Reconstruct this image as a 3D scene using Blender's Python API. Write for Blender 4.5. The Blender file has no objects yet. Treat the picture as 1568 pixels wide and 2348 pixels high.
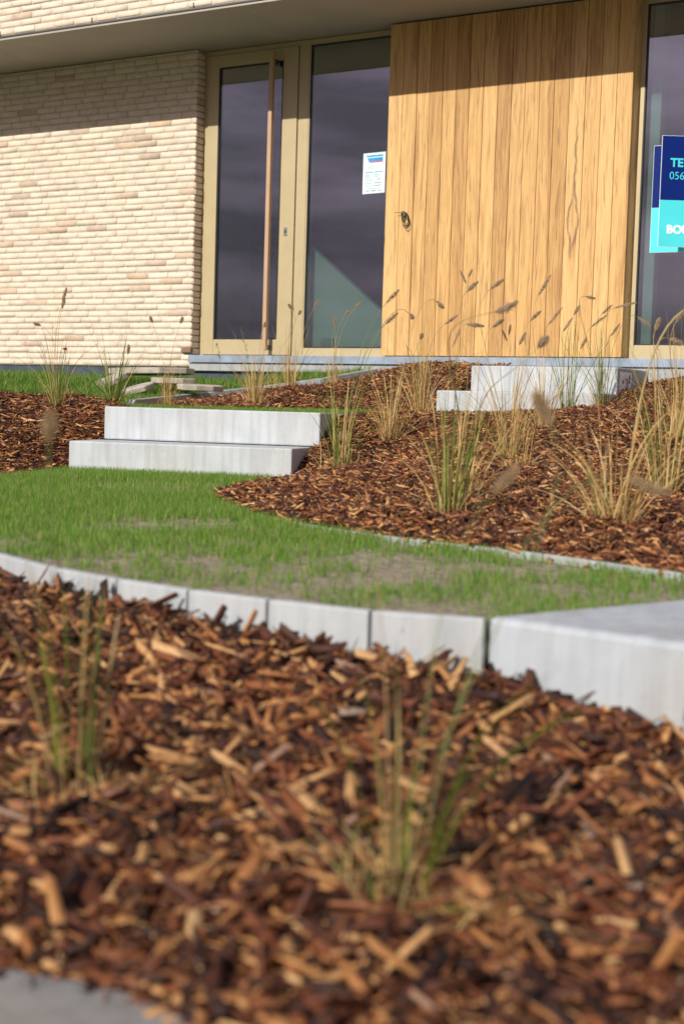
import bpy, math, random
import numpy as np
from mathutils import Vector
random.seed(7)
rng = np.random.default_rng(11)
sc = bpy.context.scene
COL = sc.collection

# ------------------------------------------------------------------ camera
PITCH, ROLL = math.radians(-4.07), math.radians(1.75)
FOC = 3260.0                                   # focal length in units of a 1568 x 2348 frame
def _rx(a):
    c, s = math.cos(a), math.sin(a); return np.array([[1, 0, 0], [0, c, -s], [0, s, c]])
def _rz(a):
    c, s = math.cos(a), math.sin(a); return np.array([[c, -s, 0], [s, c, 0], [0, 0, 1]])
CM = _rx(math.pi / 2 + PITCH) @ _rz(ROLL)
cam_d = bpy.data.cameras.new('camera')
cam = bpy.data.objects.new('camera', cam_d); COL.objects.link(cam)
from mathutils import Matrix
cam.matrix_world = Matrix(CM.tolist()).to_4x4()
cam_d.sensor_fit = 'VERTICAL'; cam_d.sensor_height = 36.0
cam_d.lens = FOC / 2348 * 36.0
cam_d.clip_start = 0.05; cam_d.clip_end = 3000
cam_d.dof.use_dof = True; cam_d.dof.focus_distance = 6.6; cam_d.dof.aperture_fstop = 4.0
sc.camera = cam

# ------------------------------------------------------------------ world and sun
SUN_EL = math.radians(31.3)
SUN_H = Vector((-0.590, -0.807, 0)).normalized()          # from the scene towards the sun
sun_vec = Vector((SUN_H.x * math.cos(SUN_EL), SUN_H.y * math.cos(SUN_EL), math.sin(SUN_EL)))
w = bpy.data.worlds.new('World'); sc.world = w; w.use_nodes = True
nt = w.node_tree; nt.nodes.clear()
def N(nt, t, **k):
    n = nt.nodes.new(t)
    for a, b in k.items(): setattr(n, a, b)
    return n
out = N(nt, 'ShaderNodeOutputWorld'); bg = N(nt, 'ShaderNodeBackground'); bg.inputs[1].default_value = 0.09
sky = N(nt, 'ShaderNodeTexSky', sky_type='NISHITA'); sky.sun_disc = False
sky.sun_elevation = SUN_EL; sky.sun_rotation = math.atan2(SUN_H.x, SUN_H.y); sky.dust_density = 1.5
tc = N(nt, 'ShaderNodeTexCoord'); sep = N(nt, 'ShaderNodeSeparateXYZ')
mp = N(nt, 'ShaderNodeMapping'); mp.inputs['Scale'].default_value = (1.3, 1.3, 7)
nz = N(nt, 'ShaderNodeTexNoise'); nz.inputs['Scale'].default_value = 2.2; nz.inputs['Detail'].default_value = 6; nz.inputs['Roughness'].default_value = .55
L = nt.links.new
L(tc.outputs['Generated'], mp.inputs[0]); L(mp.outputs[0], nz.inputs[0]); L(tc.outputs['Generated'], sep.inputs[0])
cr = N(nt, 'ShaderNodeValToRGB'); cr.color_ramp.elements[0].position = .36; cr.color_ramp.elements[0].color = (1.3, 1.08, 1.45, 1)
cr.color_ramp.elements[1].position = .66; cr.color_ramp.elements[1].color = (4.8, 3.8, 5.0, 1)
L(nz.outputs[0], cr.inputs[0])
lift = N(nt, 'ShaderNodeMapRange'); lift.inputs[1].default_value = 0.0; lift.inputs[2].default_value = .42
lift.inputs[3].default_value = .62; lift.inputs[4].default_value = 2.4
L(sep.outputs[2], lift.inputs[0])
cl = N(nt, 'ShaderNodeMix', data_type='RGBA', blend_type='MULTIPLY'); cl.inputs[0].default_value = 1
cmb = N(nt, 'ShaderNodeCombineColor'); [L(lift.outputs[0], cmb.inputs[i]) for i in range(3)]
L(cr.outputs[0], cl.inputs[6]); L(cmb.outputs[0], cl.inputs[7])
fac = N(nt, 'ShaderNodeMapRange'); fac.inputs[1].default_value = .30; fac.inputs[2].default_value = .62
fac.inputs[3].default_value = .97; fac.inputs[4].default_value = .12
L(sep.outputs[2], fac.inputs[0])
mx = N(nt, 'ShaderNodeMix', data_type='RGBA'); L(fac.outputs[0], mx.inputs[0]); L(sky.outputs[0], mx.inputs[6]); L(cl.outputs[2], mx.inputs[7])
L(mx.outputs[2], bg.inputs[0]); L(bg.outputs[0], out.inputs[0])
sd = bpy.data.lights.new('sun', 'SUN'); sd.energy = 4.6; sd.angle = math.radians(.53); sd.color = (1, .94, .84)
so = bpy.data.objects.new('sun', sd); COL.objects.link(so)
so.rotation_euler = sun_vec.to_track_quat('Z', 'Y').to_euler()
sc.view_settings.view_transform = 'Standard'; sc.view_settings.look = 'None'
sc.view_settings.gamma = 1; sc.view_settings.exposure = 0.12
sc.render.engine = 'CYCLES'; sc.cycles.max_bounces = 6; sc.cycles.transparent_max_bounces = 12

# ------------------------------------------------------------------ geometry of the view
def ray(px, py): return CM @ np.array([(px - 784) / FOC, -(py - 1174) / FOC, -1.])
def onz(px, py, z): d = ray(px, py); return d * z / d[2]
def atY(px, py, Y): d = ray(px, py); return d * Y / d[1]
FE = np.array([.8596, -.511, 0]); FE /= np.linalg.norm(FE); FN = np.array([FE[1], -FE[0], 0])
FP0 = ray(690, 500); FP0 = FP0 * 10.3 / FP0[1]; FP0[2] = 0
def fac_p(s, o, z): return FP0 + FE * s + FN * o + np.array([0, 0, z])
def on_fac(px, py, off=0.):
    d = ray(px, py); p = d * (((FP0 + FN * off) @ FN) / (d @ FN)); return float((p - FP0) @ FE), float(p[2])

# ------------------------------------------------------------------ helpers
def props(o, label=None, cat=None, group=None, kind=None):
    if label: o['label'] = label
    if cat: o['category'] = cat
    if group: o['group'] = group
    if kind: o['kind'] = kind
    return o
def mesh(name, V, F, mat, parent=None, smooth=False, mats=None, midx=None):
    """V (n,3); F a list of tuples or one int array (m,k) or list of arrays"""
    me = bpy.data.meshes.new(name)
    V = np.asarray(V, dtype=np.float32)
    if isinstance(F, np.ndarray): F = [F]
    if len(F) and isinstance(F[0], np.ndarray):
        loops = np.concatenate([f.ravel() for f in F]).astype(np.int32)
        tot = np.concatenate([np.full(len(f), f.shape[1], np.int32) for f in F])
        start = np.concatenate([[0], np.cumsum(tot)[:-1]]).astype(np.int32)
        me.vertices.add(len(V)); me.vertices.foreach_set('co', V.ravel())
        me.loops.add(len(loops)); me.loops.foreach_set('vertex_index', loops)
        me.polygons.add(len(tot)); me.polygons.foreach_set('loop_start', start); me.polygons.foreach_set('loop_total', tot)
        me.update(calc_edges=True); me.validate()
    else:
        me.from_pydata([tuple(map(float, v)) for v in V], [], [tuple(map(int, f)) for f in F]); me.update()
    for m in (mats or [mat]): me.materials.append(m)
    if midx is not None: me.polygons.foreach_set('material_index', np.asarray(midx, np.int32))
    if smooth: me.polygons.foreach_set('use_smooth', np.ones(len(me.polygons), bool))
    o = bpy.data.objects.new(name, me); COL.objects.link(o)
    if parent: o.parent = parent
    return o
def empty(name, loc=(0, 0, 0)):
    o = bpy.data.objects.new(name, None); COL.objects.link(o); o.location = loc; o.empty_display_size = .1; return o
def rebase(o, p):
    """puts the origin of a mesh at p without moving it"""
    p = Vector([float(x) for x in p]); o.data.transform(Matrix.Translation(-p)); o.location = p; return o
class MB:
    def __init__(s): s.V = []; s.F = []
    def add(s, V, F):
        b = len(s.V); s.V += [tuple(map(float, v)) for v in V]; s.F += [tuple(b + i for i in f) for f in F]; return s
    def hexa(s, c):     # 8 corners, bottom 4 then top 4
        return s.add(c, [(0, 3, 2, 1), (4, 5, 6, 7), (0, 1, 5, 4), (1, 2, 6, 5), (2, 3, 7, 6), (3, 0, 4, 7)])
    def fbox(s, s0, s1, o0, o1, z0, z1):
        return s.hexa([fac_p(a, b, z) for z in (z0, z1) for a, b in ((s0, o1), (s1, o1), (s1, o0), (s0, o0))])
    def obox(s, p, ex, ey, z0, z1):   # p corner, ex, ey edge vectors (3,)
        p = np.array([p[0], p[1], 0.]); c = [p, p + ex, p + ex + ey, p + ey]
        return s.hexa([q + np.array([0, 0, z]) for z in (z0, z1) for q in c])
    def tube(s, pts, r, n=6):
        pts = [Vector(p) for p in pts]; rr = r if hasattr(r, '__len__') else [r] * len(pts); b = len(s.V)
        for i, p in enumerate(pts):
            t = (pts[min(i + 1, len(pts) - 1)] - pts[max(i - 1, 0)]).normalized()
            a = t.cross(Vector((0, .31, .95)));
            if a.length < .1: a = t.cross(Vector((1, 0, 0)))
            a.normalize(); c = t.cross(a)
            for k in range(n):
                q = p + (a * math.cos(2 * math.pi * k / n) + c * math.sin(2 * math.pi * k / n)) * rr[i]; s.V.append(tuple(q))
        for i in range(len(pts) - 1):
            for k in range(n):
                k2 = (k + 1) % n; s.F.append((b + i * n + k, b + i * n + k2, b + (i + 1) * n + k2, b + (i + 1) * n + k))
        s.F.append(tuple(b + k for k in range(n))[::-1]); s.F.append(tuple(b + (len(pts) - 1) * n + k for k in range(n)))
        return s
    def build(s, name, mat, parent=None, bevel=0, smooth=False, seg=2):
        o = mesh(name, s.V, s.F, mat, parent, smooth)
        if bevel:
            m = o.modifiers.new('bevel', 'BEVEL'); m.width = bevel; m.segments = seg; m.limit_method = 'ANGLE'; m.harden_normals = False
        return o

def tps(pts):
    pts = np.array(pts, float); X = pts[:, :2]; z = pts[:, 2]; n = len(X)
    def U(r): return np.where(r > 1e-9, r * r * np.log(r + 1e-12), 0)
    K = U(np.linalg.norm(X[:, None] - X[None], axis=2)) + np.eye(n) * .02
    Pm = np.c_[np.ones(n), X]; A = np.block([[K, Pm], [Pm.T, np.zeros((3, 3))]])
    c = np.linalg.solve(A, np.r_[z, 0, 0, 0])
    def f(x, y):
        x = np.asarray(x, float); y = np.asarray(y, float); sh = x.shape; Q = np.c_[x.ravel(), y.ravel()]
        r = np.zeros(len(Q))
        for i in range(n): r += c[i] * U(np.hypot(Q[:, 0] - X[i, 0], Q[:, 1] - X[i, 1]))
        return (r + c[n] + Q @ c[n + 1:]).reshape(sh)
    return f
def inpoly(x, y, poly):
    x = np.asarray(x); y = np.asarray(y); r = np.zeros(x.shape, bool); n = len(poly)
    for i in range(n):
        x1, y1 = poly[i]; x2, y2 = poly[(i + 1) % n]
        if y1 == y2: continue
        c = ((y1 > y) != (y2 > y)) & (x < (x2 - x1) * (y - y1) / (y2 - y1) + x1); r ^= c
    return r
def vnoise(x, y, s, seed=0):
    """smooth value noise 0..1"""
    g = np.random.default_rng(seed).random((64, 64)); u = x / s + 1000; v = y / s + 1000
    i = np.floor(u).astype(int); j = np.floor(v).astype(int); fu = u - i; fv = v - j
    fu = fu * fu * (3 - 2 * fu); fv = fv * fv * (3 - 2 * fv)
    a = g[i % 64, j % 64]; b = g[(i + 1) % 64, j % 64]; c = g[i % 64, (j + 1) % 64]; d = g[(i + 1) % 64, (j + 1) % 64]
    return (a * (1 - fu) + b * fu) * (1 - fv) + (c * (1 - fu) + d * fu) * fv

# ------------------------------------------------------------------ materials
def mat(name):
    m = bpy.data.materials.new(name); m.use_nodes = True; nt = m.node_tree; b = nt.nodes['Principled BSDF']; return m, nt, b, nt.links.new
def ramp(nt, stops, inp, interp='LINEAR'):
    r = N(nt, 'ShaderNodeValToRGB'); e = r.color_ramp; e.interpolation = interp
    while len(e.elements) < len(stops): e.elements.new(.5)
    for k, (p, c) in zip(e.elements, stops): k.position = p; k.color = (*c, 1)
    nt.links.new(inp, r.inputs[0]); return r.outputs[0]
def noise(nt, scale, detail=4, vec=None, rough=.55, mapscale=None, coord='Object'):
    t = N(nt, 'ShaderNodeTexCoord'); n = N(nt, 'ShaderNodeTexNoise'); n.inputs['Scale'].default_value = scale
    n.inputs['Detail'].default_value = detail; n.inputs['Roughness'].default_value = rough
    src = vec or t.outputs[coord]
    if mapscale:
        m = N(nt, 'ShaderNodeMapping'); m.inputs['Scale'].default_value = mapscale; nt.links.new(src, m.inputs[0]); src = m.outputs[0]
    nt.links.new(src, n.inputs[0]); return n.outputs[0]
def mixc(nt, f, a, b, mode='MIX'):
    m = N(nt, 'ShaderNodeMix', data_type='RGBA', blend_type=mode)
    for i, v in ((0, f), (6, a), (7, b)):
        if hasattr(v, 'links') or hasattr(v, 'node'): nt.links.new(v, m.inputs[i])
        elif i: m.inputs[i].default_value = (*v, 1)
        else: m.inputs[0].default_value = v
    return m.outputs[2]
def bump(nt, b, h, strength=.3, dist=.005):
    n = N(nt, 'ShaderNodeBump'); n.inputs['Strength'].default_value = strength; n.inputs['Distance'].default_value = dist
    nt.links.new(h, n.inputs['Height']); nt.links.new(n.outputs[0], b.inputs['Normal'])
def plain(name, col, rough=.5, metal=0, var=.12, scale=6, bmp=0):
    m, nt, b, L = mat(name); n = noise(nt, scale, 5)
    c0 = tuple(x * (1 - var) for x in col); c1 = tuple(min(1, x * (1 + var)) for x in col)
    L(ramp(nt, [(.35, c0), (.65, c1)], n), b.inputs['Base Color']); b.inputs['Roughness'].default_value = rough; b.inputs['Metallic'].default_value = metal
    if bmp: bump(nt, b, noise(nt, 180, 3), .4, bmp)
    return m
def concrete(name, lo, hi, streak=True, stain=(.42, .33, .22), stamt=.12):
    m, nt, b, L = mat(name)
    n1 = noise(nt, 9, 6); n2 = noise(nt, 34, 4, mapscale=(1, 1, .08)); n3 = noise(nt, 160, 3); n4 = noise(nt, 3.1, 5)
    c = ramp(nt, [(.3, lo), (.7, hi)], n1)
    if streak: c = mixc(nt, .35, c, ramp(nt, [(.36, tuple(x * .72 for x in lo)), (.6, hi)], n2))
    st = ramp(nt, [(.50, (0, 0, 0)), (.75, (1, 1, 1))], n4)
    sm = N(nt, 'ShaderNodeMath', operation='MULTIPLY'); L(st, sm.inputs[0]); sm.inputs[1].default_value = stamt * 3
    c = mixc(nt, sm.outputs[0], c, stain)
    pit = ramp(nt, [(.24, (.62, .62, .62)), (.30, (1, 1, 1))], noise(nt, 75, 2))
    c = mixc(nt, 1, c, pit, 'MULTIPLY')
    L(c, b.inputs['Base Color']); b.inputs['Roughness'].default_value = .8
    bump(nt, b, n3, .35, .003); return m
def foliage(name, stops, trans=.35, rough=.55):
    m, nt, b, L = mat(name); g = N(nt, 'ShaderNodeNewGeometry')
    c = ramp(nt, stops, g.outputs['Random Per Island'])
    L(c, b.inputs['Base Color']); b.inputs['Roughness'].default_value = rough; b.inputs['Specular IOR Level'].default_value = .35
    t = N(nt, 'ShaderNodeBsdfTranslucent'); L(c, t.inputs[0]); mxx = N(nt, 'ShaderNodeMixShader'); mxx.inputs[0].default_value = trans
    L(b.outputs[0], mxx.inputs[1]); L(t.outputs[0], mxx.inputs[2]); L(mxx.outputs[0], nt.nodes['Material Output'].inputs[0]); return m

M_conc = concrete('step_concrete', (.39, .42, .445), (.50, .535, .56), stamt=.06)
M_kerb = concrete('kerb_concrete', (.34, .365, .38), (.455, .475, .49), stamt=.16)
M_corner = concrete('corner_concrete', (.33, .36, .39), (.44, .475, .51), True, (.34, .29, .22), .16)
M_greyconc = concrete('grey_concrete', (.15, .155, .16), (.24, .24, .24))
M_fcx = concrete('weathered_concrete', (.29, .31, .32), (.39, .41, .42))
M_alu = plain('champagne_aluminium', (.47, .385, .225), .42, .15, .04)
M_seal = plain('dark_gasket', (.012, .012, .014), .5)
M_handle = plain('handle_bar', (.46, .30, .19), .45, .0, .05)
M_steel = plain('steel', (.55, .55, .55), .3, .9)
M_bluestone = plain('blue_stone', (.235, .29, .37), .55, 0, .22, 8, .001)
M_membrane = plain('blue_black_membrane', (.055, .072, .095), .5, 0, .3, 12, .002)
M_soffit = plain('soffit_board', (.40, .365, .315), .6, 0, .05, 3)
M_flash = plain('lintel_steel', (.10, .10, .09), .5, .3)
M_mortar = plain('mortar', (.50, .45, .38), .9, 0, .15, 30, .003)
M_slate = plain('paving_slab_stone', (.40, .365, .30), .75, 0, .22, 14, .003)
M_navy = plain('navy_print', (.002, .016, .15), .6, 0, .05)
M_navy.node_tree.nodes['Principled BSDF'].inputs['Specular IOR Level'].default_value = .12
M_cyan = plain('cyan_print', (.07, .66, .72), .35, 0, .03)
M_cyantext = plain('cyan_lettering', (.06, .62, .70), .4, 0, .02)
M_white = plain('white_print', (.80, .82, .84), .4, 0, .02)
M_black = plain('black_rubber', (.012, .012, .014), .5)
M_grey = plain('grey_print', (.25, .30, .34), .5)
M_blue = plain('blue_print', (.01, .27, .55), .5)
M_pink = plain('pink_print', (.52, .10, .24), .5)
M_wire_y = plain('yellow_wire', (.35, .30, .05), .5)
M_wire_b = plain('blue_wire', (.02, .05, .2), .5)
M_red = plain('red_petal', (.60, .008, .01), .6)
M_soil = plain('bare_soil', (.25, .205, .145), .95, 0, .45, 45, .006)
M_msoil = plain('dark_litter', (.055, .026, .014), .95, 0, .5, 40, .006)
M_gsoil = plain('grassy_soil', (.09, .10, .04), .95, 0, .4, 10, .006)
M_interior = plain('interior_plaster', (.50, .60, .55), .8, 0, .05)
M_interior_d = plain('dark_interior', (.045, .045, .052), .8)
M_interior_m = plain('screed_floor', (.10, .10, .10), .8)
M_box = plain('socket_plastic', (.55, .62, .56), .5)
M_hedge = foliage('hedge_leaves', [(0, (.012, .03, .01)), (1, (.03, .06, .015))])

def brick_mat():
    m, nt, b, L = mat('cream_brick'); g = N(nt, 'ShaderNodeNewGeometry')
    c = ramp(nt, [(0, (.64, .52, .40)), (.25, (.69, .575, .455)), (.5, (.72, .61, .49)), (.75, (.67, .55, .425)), (.935, (.70, .585, .46)), (.955, (.44, .335, .25)), (.965, (.40, .29, .20)), (.98, (.52, .36, .23))], g.outputs['Random Per Island'])
    c = mixc(nt, .30, c, ramp(nt, [(.3, (.60, .46, .34)), (.7, (.84, .74, .61))], noise(nt, 22, 6)))
    spots = ramp(nt, [(.68, (0, 0, 0)), (.76, (1, 1, 1))], noise(nt, 13, 3)); sm = N(nt, 'ShaderNodeMath', operation='MULTIPLY'); L(spots, sm.inputs[0]); sm.inputs[1].default_value = .4
    c = mixc(nt, sm.outputs[0], c, (.60, .32, .16))
    L(c, b.inputs['Base Color']); b.inputs['Roughness'].default_value = .9
    bump(nt, b, noise(nt, 90, 5), .3, .002); return m
M_brick = brick_mat()

def wood_mat():
    m, nt, b, L = mat('oiled_oak'); g = N(nt, 'ShaderNodeNewGeometry'); t = N(nt, 'ShaderNodeTexCoord')
    # panel space: x along the facade, z up (the mesh is built in that space)
    at_ = N(nt, 'ShaderNodeAttribute', attribute_name='tone'); rnd = g.outputs['Random Per Island']; off = N(nt, 'ShaderNodeVectorMath', operation='SCALE'); off.inputs[0].default_value = (17.3, 5.1, 31.7); L(rnd, off.inputs['Scale'])
    add = N(nt, 'ShaderNodeVectorMath', operation='ADD'); L(t.outputs['Object'], add.inputs[0]); L(off.outputs[0], add.inputs[1])
    wv = noise(nt, 1.3, 2, vec=add.outputs[0], mapscale=(3, 1, .6)); ws = N(nt, 'ShaderNodeVectorMath', operation='SCALE'); ws.inputs['Scale'].default_value = .10
    L(wv, ws.inputs[0]); add2 = N(nt, 'ShaderNodeVectorMath', operation='ADD'); L(add.outputs[0], add2.inputs[0]); L(ws.outputs[0], add2.inputs[1])
    fine = noise(nt, 6, 5, vec=add2.outputs[0], rough=.65, mapscale=(30, 6, .75)); broad = noise(nt, 5, 4, vec=add2.outputs[0], mapscale=(6, 2, .28))
    base = ramp(nt, [(0, (.64, .39, .145)), (.3, (.56, .325, .11)), (.6, (.72, .47, .20)), (1, (.58, .345, .12))], rnd)
    base = mixc(nt, at_.outputs['Fac'], base, (.30, .135, .035))
    c = mixc(nt, .45, base, ramp(nt, [(.36, (.30, .135, .042)), (.50, (.60, .365, .125)), (.70, (.80, .55, .235))], fine))
    dk = ramp(nt, [(.50, (0, 0, 0)), (.68, (1, 1, 1))], broad); sm = N(nt, 'ShaderNodeMath', operation='MULTIPLY'); L(dk, sm.inputs[0]); sm.inputs[1].default_value = .6
    c = mixc(nt, sm.outputs[0], c, (.27, .12, .035))
    vein = ramp(nt, [(.57, (0, 0, 0)), (.66, (1, 1, 1))], noise(nt, 9, 6, vec=add2.outputs[0], rough=.6, mapscale=(7, 3, .5))); s2 = N(nt, 'ShaderNodeMath', operation='MULTIPLY'); L(vein, s2.inputs[0]); s2.inputs[1].default_value = .5
    c = mixc(nt, s2.outputs[0], c, (.16, .075, .035))
    # one long dark knot line on a board near the right
    sp_ = N(nt, 'ShaderNodeSeparateXYZ'); L(t.outputs['Object'], sp_.inputs[0])
    def ma(op, a, b_=None, c_=None):
        q = N(nt, 'ShaderNodeMath', operation=op)
        for i_, v_ in enumerate((a, b_, c_)):
            if v_ is None: continue
            if hasattr(v_, 'node'): L(v_, q.inputs[i_])
            else: q.inputs[i_].default_value = v_
        return q.outputs[0]
    wob = noise(nt, 4, 4, mapscale=(.0, .0, 1.3)); g_ = ma('POWER', 2.718, ma('MULTIPLY', ma('POWER', ma('ABSOLUTE', ma('DIVIDE', ma('SUBTRACT', sp_.outputs[2], .86), .13)), 2.), -1.))
    px_ = ma('ADD', ma('SUBTRACT', sp_.outputs[0], 1.365), ma('MULTIPLY', ma('SUBTRACT', wob, .5), .09)); lens = ma('ABSOLUTE', ma('SUBTRACT', ma('ABSOLUTE', px_), ma('MULTIPLY', g_, .035)))
    kn = N(nt, 'ShaderNodeMapRange'); kn.inputs[1].default_value = .013; kn.inputs[2].default_value = .001; L(lens, kn.inputs[0])
    band = N(nt, 'ShaderNodeMapRange'); band.inputs[1].default_value = .62; band.inputs[2].default_value = .30; L(ma('ABSOLUTE', ma('SUBTRACT', sp_.outputs[2], 1.05)), band.inputs[0])
    gate = ramp(nt, [(.36, (0, 0, 0)), (.52, (1, 1, 1))], noise(nt, 9, 5, mapscale=(6, 1, .8)))
    kf_ = ma('MULTIPLY', ma('MULTIPLY', kn.outputs[0], band.outputs[0]), ma('MULTIPLY', gate, .8))
    c = mixc(nt, kf_, c, (.13, .06, .03))
    L(c, b.inputs['Base Color']); b.inputs['Roughness'].default_value = .6
    bump(nt, b, fine, .25, .002); return m
M_wood = wood_mat()

def glass_mat():
    m, nt, b, L = mat('window_glass'); nt.nodes.remove(b)
    tr = N(nt, 'ShaderNodeBsdfTransparent'); tr.inputs[0].default_value = (.62, .70, .68, 1); gl = N(nt, 'ShaderNodeBsdfGlossy'); gl.inputs['Roughness'].default_value = .0
    gl.inputs[0].default_value = (.95, .97, .98, 1)
    bp = N(nt, 'ShaderNodeBump'); bp.inputs['Strength'].default_value = .12; bp.inputs['Distance'].default_value = .004; L(noise(nt, 1.4, 1), bp.inputs['Height']); L(bp.outputs[0], gl.inputs['Normal'])
    fr = N(nt, 'ShaderNodeFresnel'); fr.inputs[0].default_value = 1.5; mr = N(nt, 'ShaderNodeMapRange')
    mr.inputs[3].default_value = .24; mr.inputs[4].default_value = 1.0; L(fr.outputs[0], mr.inputs[0])
    mxx = N(nt, 'ShaderNodeMixShader'); L(mr.outputs[0], mxx.inputs[0]); L(tr.outputs[0], mxx.inputs[1]); L(gl.outputs[0], mxx.inputs[2])
    L(mxx.outputs[0], nt.nodes['Material Output'].inputs[0]); return m
M_glass = glass_mat()

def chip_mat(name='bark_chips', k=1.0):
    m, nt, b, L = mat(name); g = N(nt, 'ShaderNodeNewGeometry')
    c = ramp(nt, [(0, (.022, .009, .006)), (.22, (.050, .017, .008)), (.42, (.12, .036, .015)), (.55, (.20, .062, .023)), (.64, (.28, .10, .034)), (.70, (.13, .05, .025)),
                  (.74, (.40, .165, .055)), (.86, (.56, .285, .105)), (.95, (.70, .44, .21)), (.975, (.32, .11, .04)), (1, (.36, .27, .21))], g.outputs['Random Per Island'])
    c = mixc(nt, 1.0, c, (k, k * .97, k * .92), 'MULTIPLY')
    c = mixc(nt, .55, c, ramp(nt, [(.3, (.42, .36, .33)), (.65, (1.0, 1.0, 1.0))], noise(nt, 130, 4, rough=.75)), 'MULTIPLY')
    L(c, b.inputs['Base Color']); b.inputs['Roughness'].default_value = .62; b.inputs['Specular IOR Level'].default_value = .35
    bump(nt, b, noise(nt, 240, 3), .5, .002); return m
M_chip = chip_mat(); M_chipdim = chip_mat('dimmed_bark_chips', .88)  # front bed copy is darker: dimmer foreground light put into the chip colour
M_lawn = foliage('lawn_blades', [(0, (.10, .24, .022)), (.5, (.16, .34, .035)), (.80, (.26, .41, .07)), (.88, (.38, .38, .14)), (1, (.54, .44, .24))], .5)
M_rough = foliage('rough_grass', [(0, (.06, .17, .015)), (.6, (.13, .29, .03)), (.85, (.25, .32, .07)), (1, (.45, .36, .17))], .4)
def clump_mat(name, g):
    G = [(.045, .11, .012), (.10, .20, .02), (.17, .25, .04)]; T = [(.54, .37, .13), (.68, .49, .21), (.47, .29, .10), (.76, .60, .33)]
    st = [(0, G[0]), (g * .5 + .001, G[1]), (max(g - .02, .01), G[2]), (g + .01, T[0]), (g + (1 - g) * .4, T[1]), (g + (1 - g) * .7, T[2]), (1, T[3])]
    return foliage(name, st, .3)
M_straw, M_mixed, M_green = clump_mat('straw_blades', .10), clump_mat('mixed_blades', .45), clump_mat('green_blades', .72)
M_olive = foliage('olive_blades', [(0, (.05, .09, .01)), (.3, (.11, .18, .012)), (.52, (.20, .25, .02)), (.58, (.34, .24, .09)), (.85, (.46, .33, .15)), (1, (.26, .16, .07))], .35)
M_stalk = plain('flower_stalk', (.40, .31, .13), .6, 0, .25, 4)
M_stalkg = plain('green_stalk', (.15, .19, .05), .6, 0, .25, 4)
M_head = foliage('seed_bristles', [(0, (.40, .29, .18)), (.6, (.60, .46, .30)), (1, (.76, .62, .44))], .45)
M_headp = foliage('pale_seed_bristles', [(0, (.33, .22, .12)), (.6, (.46, .33, .19)), (1, (.6, .46, .29))], .25)

# ------------------------------------------------------------------ near and far steps, in plan
A2R = atY(735, 946.3, 6.31); A2L = atY(240, 931.3, 6.52); eA = (A2R - A2L) * [1, 1, 0]; LA = np.linalg.norm(eA); eA /= LA; nA = np.array([eA[1], -eA[0], 0])
if nA[1] > 0: nA = -nA
zA2, zA1 = -.012, -.165
A1R = atY(670, 1030, 5.98) * [1, 1, 0]; A1L = A1R - eA * 1.0
A2L0 = A2L * [1, 1, 0]; A2R0 = A2R * [1, 1, 0]
sB2a, _ = on_fac(1080, 838, 1.20); sB2b, _ = on_fac(1415, 841, 1.20); zB2 = on_fac(1250, 840, 1.20)[1]
sB1a, _ = on_fac(1000, 896, 1.52); zB1 = zB2 - .152; sB1b = sB1a + .98
Lkerb = [onz(px, py, -.325)[:2] for px, py in ((-380, 1150), (-150, 1218), (0, 1265), (140, 1300), (290, 1326), (450, 1350), (630, 1372), (860, 1397), (1119, 1415))]
Bk0 = onz(1129, 1417, -.325); Bkf = onz(1568, 1477, -.325); eK = (Bkf - Bk0) * [1, 1, 0]; eK /= np.linalg.norm(eK); nK = np.array([-eK[1], eK[0], 0])   # nK away from the camera
if nK[1] < 0: nK = -nK
eyK = (onz(1568, 1378, -.325) - Bk0) * [1, 1, 0]; eyK /= np.linalg.norm(eyK)
border = [onz(px, py, -.315)[:2] for px, py in ((1568, 1320), (1250, 1275), (900, 1235), (760, 1215), (620, 1190), (520, 1160), (497, 1138), (560, 1125), (640, 1106))]
kerbU = [onz(290, 918, .02), onz(450, 902, .08), onz(600, 886, .14), onz(730, 869, .20), onz(856, 846, .285)]
fp = lambda s, o: fac_p(s, o, 0)[:2]

# regions: polygon (x, y) and height control points (x, y, z)
R = {}
lz = lambda y: -.302 - .0085 * (6 - y)
pl = [tuple(p) for p in Lkerb] + [tuple(Bk0[:2]), tuple((Bk0 + eyK * .62)[:2]), (1.2, 2.5), (2.5, 2.6), (2.5, 2.85), (1.3, 2.72)] + [tuple(p) for p in border] + \
     [tuple(A1R[:2]), tuple(A1L[:2]), tuple(onz(100, 1086, -.3)[:2]), tuple(onz(0, 1095, -.3)[:2]), (-2.4, 4.6), (-2.4, 4.0)]
R['lawn'] = (pl, [(x, y, lz(y)) for x in (-2.4, -1, 0, 1, 2) for y in (2, 3, 4, 5, 6.2)])
def kf(px, py, Y, dz=0): p = atY(px, py, Y); return (p[0], p[1], p[2] + dz - (.020 * min(1, max(0, px / 700)) if 1.9 < Y < 3.1 else 0))
fg = [kf(0, 1318, 3.0), kf(140, 1352, 2.76), kf(290, 1385, 2.6), kf(450, 1420, 2.47), kf(630, 1448, 2.38), kf(860, 1500, 2.28), kf(1110, 1540, 2.23), kf(1214, 1575, 2.17), kf(1349, 1640, 2.09), kf(1484, 1672, 2.03), kf(1568, 1722, 2.0),
      kf(0, 2215, 1.32), kf(280, 2265, 1.27), kf(460, 2335, 1.2), kf(784, 2348, 1.22), kf(1568, 2348, 1.2), kf(784, 1900, 1.6), kf(200, 1700, 1.95), kf(1300, 1900, 1.62), (-1.6, 3.3, -.36), (2.2, 1.2, -.6), (1.3, 1.3, -.56)]
kfront = [tuple(np.array(p) + np.array([-.03, -.05])) for p in Lkerb]
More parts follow.
